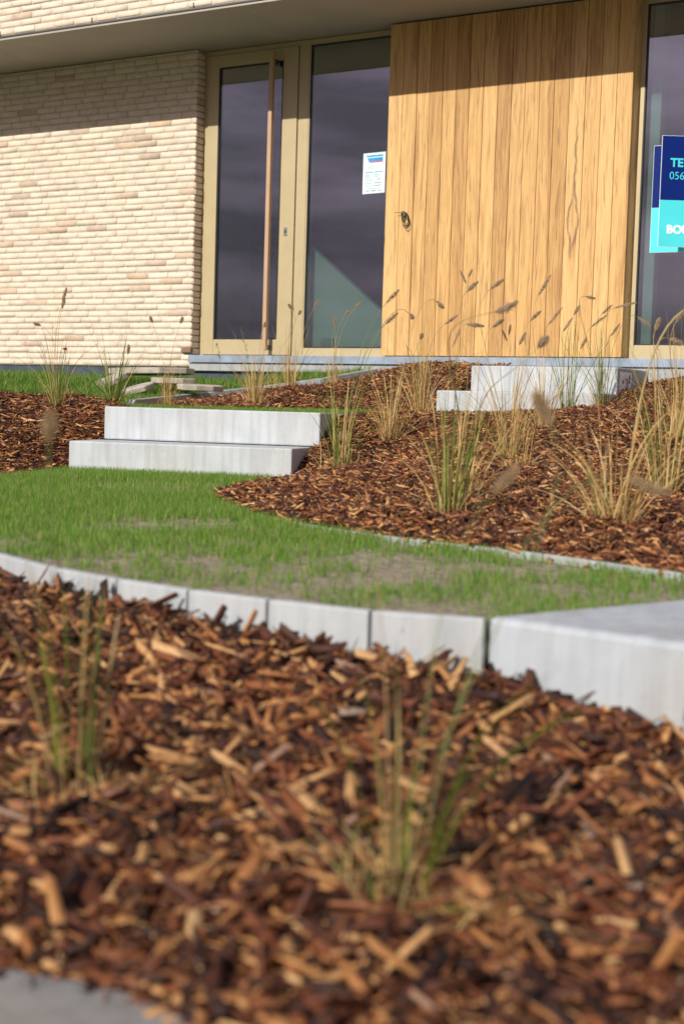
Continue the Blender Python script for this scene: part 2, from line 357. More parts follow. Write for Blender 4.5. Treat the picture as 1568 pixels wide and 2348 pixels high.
R['front'] = (kfront + [tuple((Bk0 - nK * .012)[:2]), tuple((Bk0 + eK * 1.6 - nK * .012)[:2]), (1.7, .85), (-.02, .95), tuple(onz(460, 2348, -.53)[:2]), tuple(onz(280, 2272, -.53)[:2]), tuple(onz(0, 2220, -.53)[:2]), tuple(onz(-500, 2060, -.53)[:2]), (-2.0, 2.6)], fg)
b3 = [tuple(p) for p in border]
R['right'] = ([(3.0, 2.9), (1.3, 2.72)] + b3 + [tuple(A1R[:2]), tuple((A1R - nA * .33)[:2] + .0), tuple(A2R0[:2]), tuple((A2R0 - nA * .36)[:2]), tuple(fp(sB1a, 1.56)), tuple(fp(sB1b, 1.56)), tuple(fp(sB1b, 1.2)), tuple(fp(sB2b, 1.2)), tuple(fp(sB2b + .03, .72)), tuple(fp(4.2, .72)), (3.6, 6.5)],
    [(p[0], p[1], -.312) for p in b3[:8]] + [(1.6, 2.5, -.315), (2.6, 2.4, -.31), (A1R[0], A1R[1], -.29), (*(A1R - nA * .3)[:2], -.185), (*(A2R0 - nA * .34)[:2], -.045), (.35, 7.4, -.045), kf(1000, 950, 7.9), kf(1180, 944, 7.8), kf(1345, 925, 7.75), kf(1415, 908, 7.85), (*fp(sB2b + .05, 1.05), .145), (*fp(sB2b + .06, .80), .215), kf(1500, 880, 8.15), kf(1568, 858, 8.2), (.35, 6.2, -.10), (.1, 5.2, -.21), (.7, 5.2, -.18), (1.1, 6.6, .0), (1.2, 4.3, -.23), (3.2, 7.6, .38), (2.9, 5.5, .06)])
lk = [onz(100, 1086, -.3)[:2], onz(0, 1095, -.3)[:2]]
R['left'] = ([tuple(A1L[:2]), tuple(lk[0]), tuple(lk[1]), (-2.6, 4.4), (-3.4, 6.2), (-3.0, 7.05), tuple(onz(240, 935, -.02)[:2] * 0 + np.array([-1.35, 7.35])), tuple((A2L0 - nA * .36 + eA * .0)[:2]), tuple(A2L0[:2]), tuple((A1L - nA * .33)[:2])],
    [(A1L[0], A1L[1], -.30), (*(A2L0)[:2], -.17), (*(A2L0 - nA * .36)[:2], -.02), (lk[0][0], lk[0][1], -.30), (-2.6, 4.6, -.3), (-3.2, 6.9, .0), (-2.0, 7.05, -.005), (-1.4, 7.2, .01), (-1.5, 6.3, -.17)])
kU = [tuple(p[:2]) for p in kerbU]
R['upper'] = ([(-1.25, 7.25), *kU, tuple(fp(.9, .40)), tuple(fp(sB2a - .005, .68)), tuple(fp(sB2a - .005, 1.2)), tuple(fp(sB1a, 1.25)), tuple(fp(sB1a - .01, 1.5)), (.2, 7.72), (-.75, 7.12)],
    [(p[0] + .03, p[1] - .04, p[2] - .062) for p in kerbU] + [(*fp(1.2, .5), .31), (*fp(sB2a, .7), .30), (*fp(sB2a, 1.2), .20), (*fp(sB1a, 1.25), .09), (*fp(sB1a - .1, 1.5), .0), (-.75, 7.12, -.015), (.2, 7.72, -.0), (-.1, 8.3, .11)])
R['pathgrass'] = ([tuple((A2L0 - nA * .35)[:2]), tuple((A2R0 - nA * .35)[:2]), tuple(fp(sB1a - .02, 1.56)), tuple(fp(sB1b, 1.56)), tuple(fp(sB1b, 1.3)), tuple(fp(sB1a, 1.3)), (.2, 7.72), (-.75, 7.12), (-1.25, 7.22), (-1.35, 7.2)],
    [(*(A2L0 - nA * .35)[:2], -.03), (*(A2R0 - nA * .35)[:2], -.03), (*fp(sB1a, 1.5), -.02), (*fp(sB1b, 1.5), -.02), (-1.25, 7.22, -.02)])
R['sidegrass'] = ([(-3.0, 7.05), (-1.35, 7.35), *kU, tuple(fp(.55, .1)), tuple(fp(-4.5, .1)), (-6, 9)],
    [(p[0], p[1], p[2] - .05) for p in kerbU] + [(-3, 7.05, -.01), (-1.9, 7.2, -.0), (-4, 8, .0), (*fp(-3.5, .15), .15), (*fp(-1.8, .15), .15), (*fp(-.8, .15), .15), (*fp(0, .15), .17), (-2, 9, .10), (-5, 10, .15)])
HF = {k: tps(v[1]) for k, v in R.items()}
BUMP = {'front': .022, 'right': .03, 'left': .02, 'upper': .02}
def H(k, x, y):
    z = HF[k](x, y)
    if k in BUMP: z = z + BUMP[k] * (vnoise(np.asarray(x), np.asarray(y), .16 if k == 'front' else .3, 3) - .6) + .5 * BUMP[k] * (vnoise(np.asarray(x), np.asarray(y), .07, 5) - .5)
    return z
def hit(px, py, k):
    d = ray(px, py); t = np.linspace(.8, 14, 2600); x = d[0] / d[1] * t; z = d[2] / d[1] * t
    g = H(k, x, t) - z; m = np.where(g > 0)[0]; ok = inpoly(x, t, R[k][0]); mm = [i for i in m if ok[i]]
    i = mm[0] if mm else int(np.argmin(np.abs(g) + (~ok) * .5)); return np.array([x[i], t[i], float(H(k, x[i:i + 1], t[i:i + 1])[0])])

def sheet(name, k, m, step, down=0.0, label=None):
    poly = np.array(R[k][0]); x0, y0 = poly.min(0) - step; x1, y1 = poly.max(0) + step
    xs = np.arange(x0, x1, step); ys = np.arange(y0, y1, step); X, Y = np.meshgrid(xs, ys); Z = H(k, X, Y) - down
    Z = Z + (.004 * (vnoise(X, Y, .06, 9) - .5))
    nx, ny = len(xs), len(ys); idx = np.arange(nx * ny).reshape(ny, nx)
    cx = (X[:-1, :-1] + X[1:, 1:]) / 2; cy = (Y[:-1, :-1] + Y[1:, 1:]) / 2; keep = inpoly(cx, cy, R[k][0])
    q = np.stack([idx[:-1, :-1], idx[:-1, 1:], idx[1:, 1:], idx[1:, :-1]], -1)[keep]
    used = np.unique(q); rm = np.full(nx * ny, -1); rm[used] = np.arange(len(used))
    V = np.c_[X.ravel(), Y.ravel(), Z.ravel()][used]
    o = mesh(name, V, rm[q].astype(np.int32), m, smooth=True); props(o, label, None, None, 'structure'); return o
# base ground out to the horizon, dropping away behind the camera, and low hills
g = MB(); xs = [-900, -60, -12, -4, 4, 12, 60, 900]; ys = [-900, -60, -8, 0, 3, 6, 8, 12, 60, 900]
def gz(x, y): return -.75 + .055 * max(0, min(y, 12)) - (0 if y > 0 else min(.5, -y * .02))
V = [(x, y, gz(x, y)) for y in ys for x in xs]; nx = len(xs)
F = [(j * nx + i, j * nx + i + 1, (j + 1) * nx + i + 1, (j + 1) * nx + i) for j in range(len(ys) - 1) for i in range(nx - 1)]
props(mesh('ground', V, F, M_gsoil), kind='structure')
V = []; F = []
for i in range(97):
    a = 2 * math.pi * i / 96; h = 16 + 7 * math.sin(a * 5 + 1) + 4 * math.sin(a * 13) + random.random() * 3
    V += [(700 * math.cos(a), 700 * math.sin(a), -6), (760 * math.cos(a), 760 * math.sin(a), h), (850 * math.cos(a), 850 * math.sin(a), -6)]
for i in range(96): F += [(3 * i, 3 * i + 3, 3 * i + 4, 3 * i + 1), (3 * i + 1, 3 * i + 4, 3 * i + 5, 3 * i + 2)]
props(mesh('hills', V, F, plain('wooded_hills', (.022, .032, .018), .95)), kind='structure')
sheet('lawn_soil', 'lawn', M_soil, .03)
sheet('front_bed_soil', 'front', M_msoil, .03, .012)
sheet('right_bed_soil', 'right', M_msoil, .05, .012)
sheet('left_bed_soil', 'left', M_msoil, .05, .012)
sheet('upper_bed_soil', 'upper', M_msoil, .04, .012)
sheet('upper_lawn_soil', 'pathgrass', M_gsoil, .05)
sheet('side_lawn_soil', 'sidegrass', M_gsoil, .06)

# ------------------------------------------------------------------ scatter helpers
def visible(P, margin=260, top=0):
    q = P @ CM; zc = -q[:, 2]; ok = zc > .3; zc = np.where(ok, zc, 1); x = 784 + FOC * q[:, 0] / zc; y = 1174 - FOC * q[:, 1] / zc
    return ok & (x > -margin) & (x < 1568 + margin) & (y < 2348 + margin) & (y > -margin)
def scatter(k, dens, margin=260, shrink=None):
    poly = np.array(R[k][0]); x0, y0 = poly.min(0); x1, y1 = poly.max(0); n = int((x1 - x0) * (y1 - y0) * dens)
    x = rng.uniform(x0, x1, n); y = rng.uniform(y0, y1, n); m = inpoly(x, y, R[k][0]); x, y = x[m], y[m]
    z = H(k, x, y); P = np.c_[x, y, z]; v = visible(P, margin); return P[v]
def chips(name, P, lmul=1., label=None, lift=.012, lmin=.010, lmax=.085, tilt=.28, m_=None):
    n = len(P); Ln = np.clip(rng.lognormal(math.log(.032), .62, n), lmin, lmax) * lmul
    W = np.clip(Ln * rng.uniform(.10, .36, n), .003, .014) * (lmul ** .5); T = rng.uniform(.0012, .0045, n) * lmul
    fib = rng.random(n) < .42; Ln = np.where(fib, rng.uniform(.02, .075, n) * lmul, Ln); W = np.where(fib, rng.uniform(.0012, .0035, n), W); T = np.where(fib, .0012, T)
    yaw = rng.uniform(0, 2 * math.pi, n); pit = rng.normal(0, tilt, n); rol = rng.normal(0, tilt * 1.5, n)
    z = P[:, 2] + rng.uniform(-.006, lift, n)
    cy, sy, cp, sp, cr_, sr = np.cos(yaw), np.sin(yaw), np.cos(pit), np.sin(pit), np.cos(rol), np.sin(rol)
    ax = np.c_[cy * cp, sy * cp, sp]; up0 = np.c_[-cy * sp, -sy * sp, cp]; sd_ = np.cross(up0, ax)
    side = sd_ * cr_[:, None] + up0 * sr[:, None]; up = up0 * cr_[:, None] - sd_ * sr[:, None]
    C = np.c_[P[:, 0], P[:, 1], z]; secs = []
    bend = rng.normal(0, .08, n) * Ln; bup = rng.normal(0, .06, n) * Ln
    for t, wf in ((-.5, rng.uniform(.25, .9, n)), (0, rng.uniform(.9, 1.1, n)), (.5, rng.uniform(.2, .9, n))):
        skew = rng.uniform(-.12, .12, n)
        for a, b in ((-1, -1), (1, -1), (1, 1), (-1, 1)):
            q = C + ax * ((t + skew * a * .6) * Ln)[:, None] + side * (a * W * .5 * wf)[:, None] + up * (b * T * .5)[:, None]
            if t == 0: q = q + side * bend[:, None] + up * bup[:, None]
            secs.append(q)
    V = np.stack(secs, 1).reshape(-1, 3); b = (np.arange(n) * 12)[:, None]
    loc = [(3, 2, 1, 0), (8, 9, 10, 11)]
    for s in (0, 4):
        for k in range(4): k2 = (k + 1) % 4; loc.append((s + k, s + k2, s + 4 + k2, s + 4 + k))
    F = (b[:, :, None] + np.array(loc)[None]).reshape(-1, 4).astype(np.int32)
    o = mesh(name, V, F, m_ or M_chip); props(o, label, 'mulch', None, 'stuff'); return o
def blades(name, P, h, wd, m, lean=.25, seg=2, parent=None, label=None, cat=None, kind=None, curve=.35):
    n = len(P); hh = h if hasattr(h, '__len__') else np.full(n, h); az = rng.uniform(0, 2 * math.pi, n); le = np.abs(rng.normal(0, lean, n))
    face = rng.uniform(0, math.pi, n); sx = np.c_[np.cos(face), np.sin(face), np.zeros(n)]; dr = np.c_[np.cos(az), np.sin(az), np.zeros(n)]
    pts = []
    for i in range(seg + 1):
        t = i / seg; r = (le * t + curve * le * t * t * 1.5) * hh; c = P + dr * r[:, None] + np.c_[np.zeros((n, 2)), hh * (t - .15 * le * t * t)]
        if i < seg:
            ww = wd * (1 - .45 * t) * .5; pts += [c - sx * np.reshape(ww, (-1, 1)) if hasattr(ww, '__len__') else c - sx * ww, c + sx * (np.reshape(ww, (-1, 1)) if hasattr(ww, '__len__') else ww)]
        else: pts.append(c)
    k = 2 * seg + 1; V = np.stack(pts, 1).reshape(-1, 3); b = (np.arange(n) * k)[:, None]
    Fq = np.concatenate([b + np.array([2 * i, 2 * i + 1, 2 * i + 3, 2 * i + 2])[None] for i in range(seg - 1)]).astype(np.int32)
    Ft = (b + np.array([k - 3, k - 2, k - 1])[None]).astype(np.int32)
    o = mesh(name, V, [Fq, Ft] if seg > 1 else [Ft], m, parent)
    if kind: props(o, label, cat, None, kind)
    return o

# ------------------------------------------------------------------ mulch
chips('bark_mulch', scatter('front', 19000, 160), 1.5, 'reddish brown bark chips heaped over the nearest bed in the foreground', .016, lmin=.010, tilt=.34, m_=M_chipdim)
chips('bark_mulch', scatter('right', 18000, 110), 1.02, 'reddish brown bark chips on the bank right of the lower concrete steps', .016, lmax=.07)
chips('bark_mulch', scatter('left', 12000, 90), 1.05, 'brown bark chips on the slope left of the lower concrete steps', .016, lmax=.07)
chips('bark_mulch', scatter('upper', 12000, 90), 1.05, 'brown bark chips on the raised bed below the glass front door', .016, lmax=.07)

# ------------------------------------------------------------------ lawns
P = scatter('lawn', 34000, 160)
dn = .35 * vnoise(P[:, 0], P[:, 1], .42, 21) + .35 * vnoise(P[:, 0], P[:, 1], .15, 22) + .30 * vnoise(P[:, 0], P[:, 1], .05, 23)
far = np.clip((P[:, 1] - 2.6) / 2.2, 0, 1); keep = rng.random(len(P)) < np.clip((dn - .50 + .42 * far) * 4.6, .07, 1) * (.5 + .5 * far)
bare = np.hypot((P[:, 0] + .62) / .45, (P[:, 1] - 5.25) / .38) < 1; keep &= ~(bare & (rng.random(len(P)) < .75))
P = P[keep]; print('lawn', len(P))
blades('lawn_grass', P, rng.uniform(.012, .040, len(P)) * (.75 + .25 * np.clip((P[:, 1] - 2.5) / 3, 0, 1)), .0018, M_lawn, .22, 2, label='short thin newly sown green grass on the path between the beds', cat='grass', kind='stuff')
P = scatter('pathgrass', 15000, 150); blades('lawn_grass', P, rng.uniform(.02, .042, len(P)), .0024, M_lawn, .25, 2, label='thin strip of short green grass behind the upper block of the lower steps', cat='grass', kind='stuff')
P = scatter('sidegrass', 5200, 200); hh = rng.uniform(.035, .10, len(P)) * (.4 + vnoise(P[:, 0], P[:, 1], .4, 31))
blades('meadow_grass', P, hh, .005, M_rough, .5, 3, label='uneven longer green grass and weeds along the foot of the brick wall', cat='grass', kind='stuff')

# ------------------------------------------------------------------ steps, kerbs
def block(name, p, ex, ey, z0, z1, m, label, cat, group=None, bevel=.008):
    c = np.array([p[0], p[1], z0]) ; o = MB().obox(p, np.asarray(ex, float), np.asarray(ey, float), z0, z1).build(name, m, None, bevel)
    props(o, label, cat, group); rebase(o, c); return o
block('concrete_step', A2L0, eA * LA, -nA * .35, zA2 - .15, zA2, M_conc, 'upper pale concrete block of the two lower garden steps, set on the block below', 'step', 'concrete steps', .007)
block('concrete_step', A1L, eA * 1.0, -nA * .36, zA1 - .15, zA1 - .0, M_conc, 'lower pale concrete block of the two lower garden steps, grass along its foot', 'step', 'concrete steps', .007)
def fblock(name, s0, s1, o0, o1, z0, z1, m, label, bevel=.007, parent=None):
    o = MB().fbox(s0, s1, o0, o1, z0, z1).build(name, m, parent, bevel)
    if label: props(o, label, 'step', 'concrete steps')
    rebase(o, fac_p((s0 + s1) / 2, (o0 + o1) / 2, z0)); return o
fblock('concrete_step', sB1a, sB1b, 1.17, 1.52, zB1 - .15, zB1, M_conc, 'lower block of the far steps below the oak cladding, right end under mulch')
b2 = fblock('concrete_step', sB2a, sB2b, .705, 1.20, zB2 - .15, zB2, M_conc, 'upper block of the far steps below the oak cladding, white label on its end')
land = MB().fbox(1.30, 5.2, .135, .70, .05, zB2 - .004).build('landing_slab', M_fcx, None, .006); props(land, 'grey concrete landing slab along the foot of the wood cladding behind the far steps', 'slab'); rebase(land, fac_p(2.5, .4, .05))
# foreground kerb stones: a wedge-laid curve of short stones
def kerb_run(pts, width, z0, z1, name, m, labels, cat, group, gap=.002, inward=(0, -1), bevel=.004):
    Q = [np.array([*p[:2], 0.]) for p in pts]; ns = []
    for i in range(len(Q) - 1):
        d = Q[i + 1] - Q[i]; d /= np.linalg.norm(d); n = np.array([d[1], -d[0], 0]); ns.append(n if n[:2] @ np.array(inward) >= 0 else -n)
    mit = [ns[0]] + [(ns[i - 1] + ns[i]) / (1 + ns[i - 1] @ ns[i]) for i in range(1, len(ns))] + [ns[-1]]
    for i in range(len(Q) - 1):
        a, b = Q[i], Q[i + 1]; d = (b - a); d /= np.linalg.norm(d)
        za = z1 if not hasattr(z1, '__len__') else z1[i]; zb = z1 if not hasattr(z1, '__len__') else z1[i + 1]; c = []
        for zz in (0, 1):
            for q, zt in ((a + d * gap + mit[i] * width, za), (b - d * gap + mit[i + 1] * width, zb), (b - d * gap, zb), (a + d * gap, za)): c.append(q + np.array([0, 0, zt if zz else zt - z0]))
        o = MB().hexa(c).build(name, m, None, bevel); props(o, labels[i], cat, group); rebase(o, a + [0, 0, za - z0])
ord_ = ['eighth', 'seventh', 'sixth', 'fifth', 'fourth', 'third', 'second', 'first']
kerb_run([np.r_[p, 0] for p in Lkerb], .024, .22, -.325, 'kerb_stone', M_kerb,
         ['pale kerb stone below the lawn, %s one counted from the corner block' % o for o in ord_], 'kerb stone', 'kerb stones between the lawn and the front bed', .0022)
q = Bk0 - eK * .012 + eK * .001
block('corner_block', q, eK * 1.5, eyK * .62, -.60, -.3235, M_corner, 'large pale concrete block at the lawn corner, next to the kerb stones', 'block', None, .011)
# flush edging of the right bed, in short strips
edge_pts = border; el = ['thin pale edging strip of the right bed, at the right side of the photo', 'thin pale edging strip of the right bed, second from the right side of the photo', 'thin pale edging strip below the near green grass clump, third from the right side', 'thin pale edging strip between lawn and right bed, fourth from the right side', 'thin pale edging strip where the right bed starts to curve back',
      'short edging strip at the tip of the right bed', 'grey edging strip running back from the tip of the right bed', 'grey edging strip ending at the lower concrete step']
kerb_run([np.r_[p, 0] for p in [np.array([1.3, 2.72])] + edge_pts], .012, .10, -.309, 'edging_strip', M_fcx, ['thin pale edging strip of the right bed, beyond the right side of the photo'] + el, 'edging', 'edging strips of the right bed', .002, (-1, -1), .003)
kerb_run([np.array([-2.6, 4.5, 0]), onz(0, 1095, -.3), onz(150, 1084, -.3)], .03, .1, [-.292, -.292, -.288], 'edging_strip', M_greyconc, ['grey edging strip at the left side between lawn and left bed, outer one', 'grey edging strip between lawn and left bed, touching the lower step'], 'edging', 'edging strips of the left bed', .002, (-1, 1), .003)
kl = ['grey kerb stone in the upper bed, the lowest one beside the broken slabs', 'grey kerb stone in the upper bed, second from its lower end', 'grey kerb stone in the upper bed, second from the landing', 'grey kerb stone in the upper bed, nearest the landing']
kerb_run(kerbU, .05, .16, [p[2] + .004 for p in kerbU], 'kerb_stone', M_fcx, kl, 'kerb stone', 'kerb stones of the upper bed', .003, (1, -.3), .004)
kp = [(A2R0 - nA * .352), np.array([.08, 7.05, 0]), np.array([*fp(sB1a - .02, 1.57), 0])]
kerb_run(kp, .05, .2, [zA2 - .003, -.018, -.018], 'kerb_stone', M_greyconc, ['dark grey kerb stone touching the right end of the upper lower-step block', 'dark grey kerb stone running up to the far steps'], 'kerb stone', 'kerb stones beside the upper lawn', .003, (1, 0), .004)
# pavement slab in the near left corner
pp = [onz(-700, 2010, -.53), onz(-300, 2125, -.53), onz(0, 2220, -.53), onz(150, 2245, -.53), onz(280, 2272, -.53), onz(460, 2348, -.53), onz(600, 2420, -.53)]
near = [np.array([-.05, .75, -.53]), np.array([-.9, .8, -.53])]
top = pp + near; n = len(top); V = top + [p - np.array([0, 0, .12]) for p in top]
F = [tuple(range(n))[::-1], tuple(range(n, 2 * n))] + [(i, (i + 1) % n, n + (i + 1) % n, n + i) for i in range(n)]
o = mesh('paving_slab', V, F, M_greyconc); props(o, 'grey concrete slab in the near left corner, mulch spilling on its edge', 'slab'); rebase(o, top[2])

# ------------------------------------------------------------------ the house
house = empty('house', fac_p(.8, 0, .3)); props(house, 'modern house with cream brick, oak cladding and beige aluminium door under a deep overhang', 'house')
hb = Matrix.Translation(-house.location)
def hp(o, par=None):       # parent keeping world position (parents have no rotation)
    par = par or house; o.parent = par; o.matrix_parent_inverse = Matrix.Translation(-world_loc(par)); return o
def world_loc(o):
    v = Vector(o.location)
    if o.parent: v = o.matrix_parent_inverse @ v + world_loc(o.parent)
    return v
Zs, Zsof = .383, 2.62
sW = on_fac(455, 500, .0)[0]; sBr = -.875          # right end of the brick wall
def brick_field(s0, s1, o_face, z0, z1, pitch=.0470, bl=.198, ret=0, seed=1, depth=.03):
    r = np.random.default_rng(seed); Vs = []; Fs = []; b = 0; row = 0; z = z0; Q = np.array([(0, 1, 2, 3), (4, 5, 9, 8), (5, 6, 10, 9), (6, 7, 11, 10), (7, 4, 8, 11), (8, 9, 13, 12), (9, 10, 14, 13), (10, 11, 15, 14), (11, 8, 12, 15), (12, 13, 14, 15)])
    Q = Q[1:]
    while z < z1 - .01:
        s = s1; first = True; shift = [0, .5, .22, .72, .36, .85][row % 6] * bl
        while s > s0:
            ln = (bl * r.uniform(.93, 1.05)) if not (first and shift > 0) else max(shift, .05); first = False
            a, c = max(s - ln + .009, s0), s; s -= ln
            if c - a < .02: continue
            zz0 = z + r.uniform(.000, .002); zz1 = min(z + pitch - .0085 + r.uniform(-.0015, .0015), z1); of = o_face + r.uniform(-.0016, .0016)
            if zz1 - zz0 < .012: continue
            rot = r.uniform(-.0006, .0006)
            for (dep, ins) in ((-depth, 0), (-.008, 0), (-.002, .0008), (0, .002)):
                for (aa, hh) in ((a + ins, zz0 + ins), (c - ins, zz0 + ins), (c - ins, zz1 - ins), (a + ins, zz1 - ins)):
                    j = r.uniform(-.0010, .0010, 2) if ins else (0, 0)
                    Vs.append(fac_p(aa + j[0], of + dep, hh + j[1] + rot * (1 if aa > (a + c) / 2 else -1)))
            Fs.append(Q + b); b += 16
        z += pitch; row += 1
    Fq = np.concatenate(Fs)
    return np.array(Vs), Fq.astype(np.int32)
wall = MB().fbox(-6.5, sBr - .012, -.25, .0945, .295, Zsof - .004).build('brick_wall', M_mortar); hp(wall)
V, F = brick_field(-5.2, sBr, .10, .298, Zsof - .005, seed=3); hp(mesh('brick_course', V, F, M_brick), wall)['label'] = 'cream bricks of the wall left of the door'
# narrow return of the wall towards the door frame
V = []; F = []; b = 0; r = np.random.default_rng(5); z = .298; row = 0
m = MB()
while z < Zsof - .03:
    e = r.uniform(-.003, .003); d = .075 if row % 2 else .1
    m.hexa([fac_p(a, c, zz) for zz in (z, z + .037) for a, c in ((sBr - .03, .094), (sBr + .002 + e, .094), (sBr + .002 + e, -.0 + .004), (sBr - .03, .004))]); z += .047; row += 1
hp(m.build('brick_return', M_brick), wall)
pl_ = MB().fbox(-6.5, sBr + .0, -.2, .082, -.05, .293).build('plinth', M_membrane); hp(pl_); pl_['label'] = 'blue-black waterproofed plinth below the brick wall'
pl2 = MB().fbox(sBr + .001, 6, -.2, .088, -.05, .262).build('plinth', M_membrane); hp(pl2)
led = MB().fbox(sBr + .002, 6, -.18, .122, .264, .322).build('concrete_ledge', M_fcx, None, .004); hp(led)
sill = MB().fbox(sBr + .004, 6, -.15, .14, .325, .3795).build('door_sill', M_bluestone, None, .003); hp(sill); sill['label'] = 'long blue-grey stone sill under door, cladding and window'
# overhang
O1 = .90
fas = MB().fbox(-6.5, 6.5, O1 - .30, O1 - .0055, Zsof + .03, 4.2).build('upper_brick_wall', M_mortar); hp(fas)
V, F = brick_field(-4.6, 2.6, O1, Zsof + .034, 3.25, seed=9); hp(mesh('brick_course', V, F, M_brick), fas)
ln_ = MB().fbox(-6.5, 6.5, O1 - .05, O1 + .012, Zsof + .012, Zsof + .024).build('lintel_edge', M_flash); hp(ln_)
ln2 = MB().fbox(-6.5, 6.5, O1 - .02, O1 + .004, Zsof - .004, Zsof + .010).build('drip_profile', M_soffit); hp(ln2)
for s in (-2.07, -1.2, -.32):
    w_ = MB().fbox(s, s + .008, O1 - .02, O1 + .003, Zsof + .026, Zsof + .062).build('weep_joint', M_black); hp(w_, fas)
cuts = [-6.5, -3.95, -2.34, .02, 1.9, 3.8, 6.5]
for i in range(6):
    p_ = MB().fbox(cuts[i] + .0012, cuts[i + 1] - .0012, -.2, O1 - .022, Zsof, Zsof + .012).build('soffit_panel', M_soffit); hp(p_)
bk = MB().fbox(-6.5, 6.5, -.2, O1 - .31, Zsof + .016, Zsof + .05).build('soffit_backing', M_black); hp(bk)
rf = MB().fbox(-6.6, 6.6, -8, O1 + .05, 4.21, 4.35).build('roof', M_flash); hp(rf)
# door and side light
def frame_rect(s0, s1, z0, z1, wl, wr, wb, wt, o0, o1):
    m = MB(); m.fbox(s0, s0 + wl, o0, o1, z0, z1); m.fbox(s1 - wr, s1, o0, o1, z0, z1)
    m.fbox(s0 + wl, s1 - wr, o0, o1 - .0015, z0, z0 + wb); m.fbox(s0 + wl, s1 - wr, o0, o1 - .0015, z1 - wt, z1); return m
def glazing(par, s0, s1, z0, z1, o):
    gk = frame_rect(s0, s1, z0, z1, .008, .008, .008, .008, o - .01, o + .012).build('gasket', M_seal); hp(gk, par)
    gp = MB().fbox(s0 + .008, s1 - .008, o - .006, o, z0 + .008, z1 - .008).build('pane', M_glass); hp(gp, par); return gp
sL = -.838; fs = frame_rect(-.93, .0, Zs + .001, Zsof - .006, .092, .042, .0, .045, -.08, -.004)
fs = MB(); fs.fbox(-.93, sL - .003, -.08, .0, Zs, Zsof - .004); fs.fbox(sL - .003, -.030, -.08, -.002, 2.582, Zsof - .004)
fs.fbox(-.048, .036, -.08, .0, Zs, Zsof - .004)
fr_ = fs.build('door_frame', M_alu, None, .002); hp(fr_)
dr = frame_rect(sL, -.052, Zs + .006, 2.578, .096, .124, .112, .088, -.07, .012).build('front_door', M_alu, None, .003); hp(dr); dr['label'] = 'beige aluminium glazed front door with a long pull bar'
glazing(dr, sL + .096, -.052 - .124, Zs + .118, 2.49, -.01)
ht = on_fac(619, 113, .09); hbm = on_fac(608, 805, .09); sh = (ht[0] + hbm[0]) / 2
h_ = MB().fbox(sh - .016, sh + .016, .060, .092, .42, 2.545).build('pull_handle', M_handle, None, .002); hp(h_, dr)
for za_ in (.425, 2.46): hp(MB().fbox(sh - .010, sh + .010, .010, .062, za_, za_ + .035).build('handle_bracket', M_flash), dr)
sl_, zl_ = on_fac(655, 530, .012)
l1 = MB().fbox(sl_ - .014, sl_ + .014, .012, .018, zl_ - .032, zl_ + .030); l1 = l1.build('lock_plate', M_steel, None, .004); hp(l1, dr)
l2 = MB().fbox(sl_ - .005, sl_ + .005, .018, .021, zl_ - .018, zl_ + .010).build('keyhole', M_black); hp(l2, dr)
sw = frame_rect(.0365, .86, Zs, Zsof - .004, .012, .05, .060, .040, -.08, -.002).build('side_window', M_alu, None, .002); hp(sw); sw['label'] = 'tall fixed window between the door and the oak cladding'
glazing(sw, .0485, .81, Zs + .060, Zsof - .044, -.012)
# right window
rw0 = on_fac(1447, 500, 0)[0] - .03
rwt = on_fac(1464, 500, 0)[0]
sw2 = frame_rect(rw0 - .05, 4.9, Zs, Zsof - .004, rwt - rw0 + .05, .06, .085, .045, -.08, .0).build('right_window', M_alu, None, .002); hp(sw2); sw2['label'] = 'large window at the right side with an estate sign in front'
glazing(sw2, rwt, 4.84, Zs + .085, Zsof - .049, -.012)
blind = MB().fbox(4.9, 6.5, -.25, .08, Zs, Zsof).build('brick_pier', M_brick); hp(blind)
# oak cladding: own space x along facade, z up
clo = .115; cl0 = on_fac(882, 500, clo)[0]; cl1 = on_fac(1437, 500, clo)[0]
clad = empty('wood_cladding', fac_p(cl0, clo, Zs)); clad.rotation_euler = (0, 0, math.atan2(FE[1], FE[0])); clad.parent = house
clad.matrix_parent_inverse = Matrix.Translation(-house.location); clad['label'] = 'projecting box clad in vertical honey coloured oak boards'
clad.name = 'wood_cladding'
nb = 17; bw = (cl1 - cl0) / nb; V = []; Fz = []
m = MB(); edges = np.cumsum([0] + [bw * random.uniform(.93, 1.07) for _ in range(nb)]); edges *= (cl1 - cl0) / edges[-1]
def lbox(m, x0, x1, y0, y1, z0, z1, c=.002):
    # chamfered front edges
    pts = [(x0, y1), (x0, y0 + c * 2), (x0 + c, y0), (x1 - c, y0), (x1, y0 + c * 2), (x1, y1)]; n = len(pts)
    m.add([(x, y, z) for z in (z0, z1) for x, y in pts], [tuple(range(n))[::-1], tuple(range(n, 2 * n))] + [(i, (i + 1) % n, n + (i + 1) % n, n + i) for i in range(n)])
for i in range(nb):
    mb = MB(); d = random.uniform(-.0015, .0015)
    lbox(mb, edges[i] + .0008, edges[i + 1] - .0008, d, .022, .004, Zsof - Zs - .012)
    m.add(mb.V, mb.F)
boards = m.build('board_front', M_wood, clad)
tn = [.05, .1, .0, .55, .1, .65, .15, .0, .8, .25, .1, .15, .75, .05, .2, .1, .0]; ta = boards.data.attributes.new('tone', 'FLOAT', 'POINT'); ta.data.foreach_set('value', np.repeat(np.array(tn[:nb], np.float32), 12)); boards['label'] = 'vertical oak boards of the front face'
m = MB(); wd_ = cl1 - cl0; m.hexa([(x, y, z) for z in (.004, Zsof - Zs - .012) for x, y in ((wd_ - .012, .023), (wd_ + .001, .023), (wd_ + .001, .114), (wd_ - .012, .114))])
m.build('board_side', M_wood, clad); m = MB()
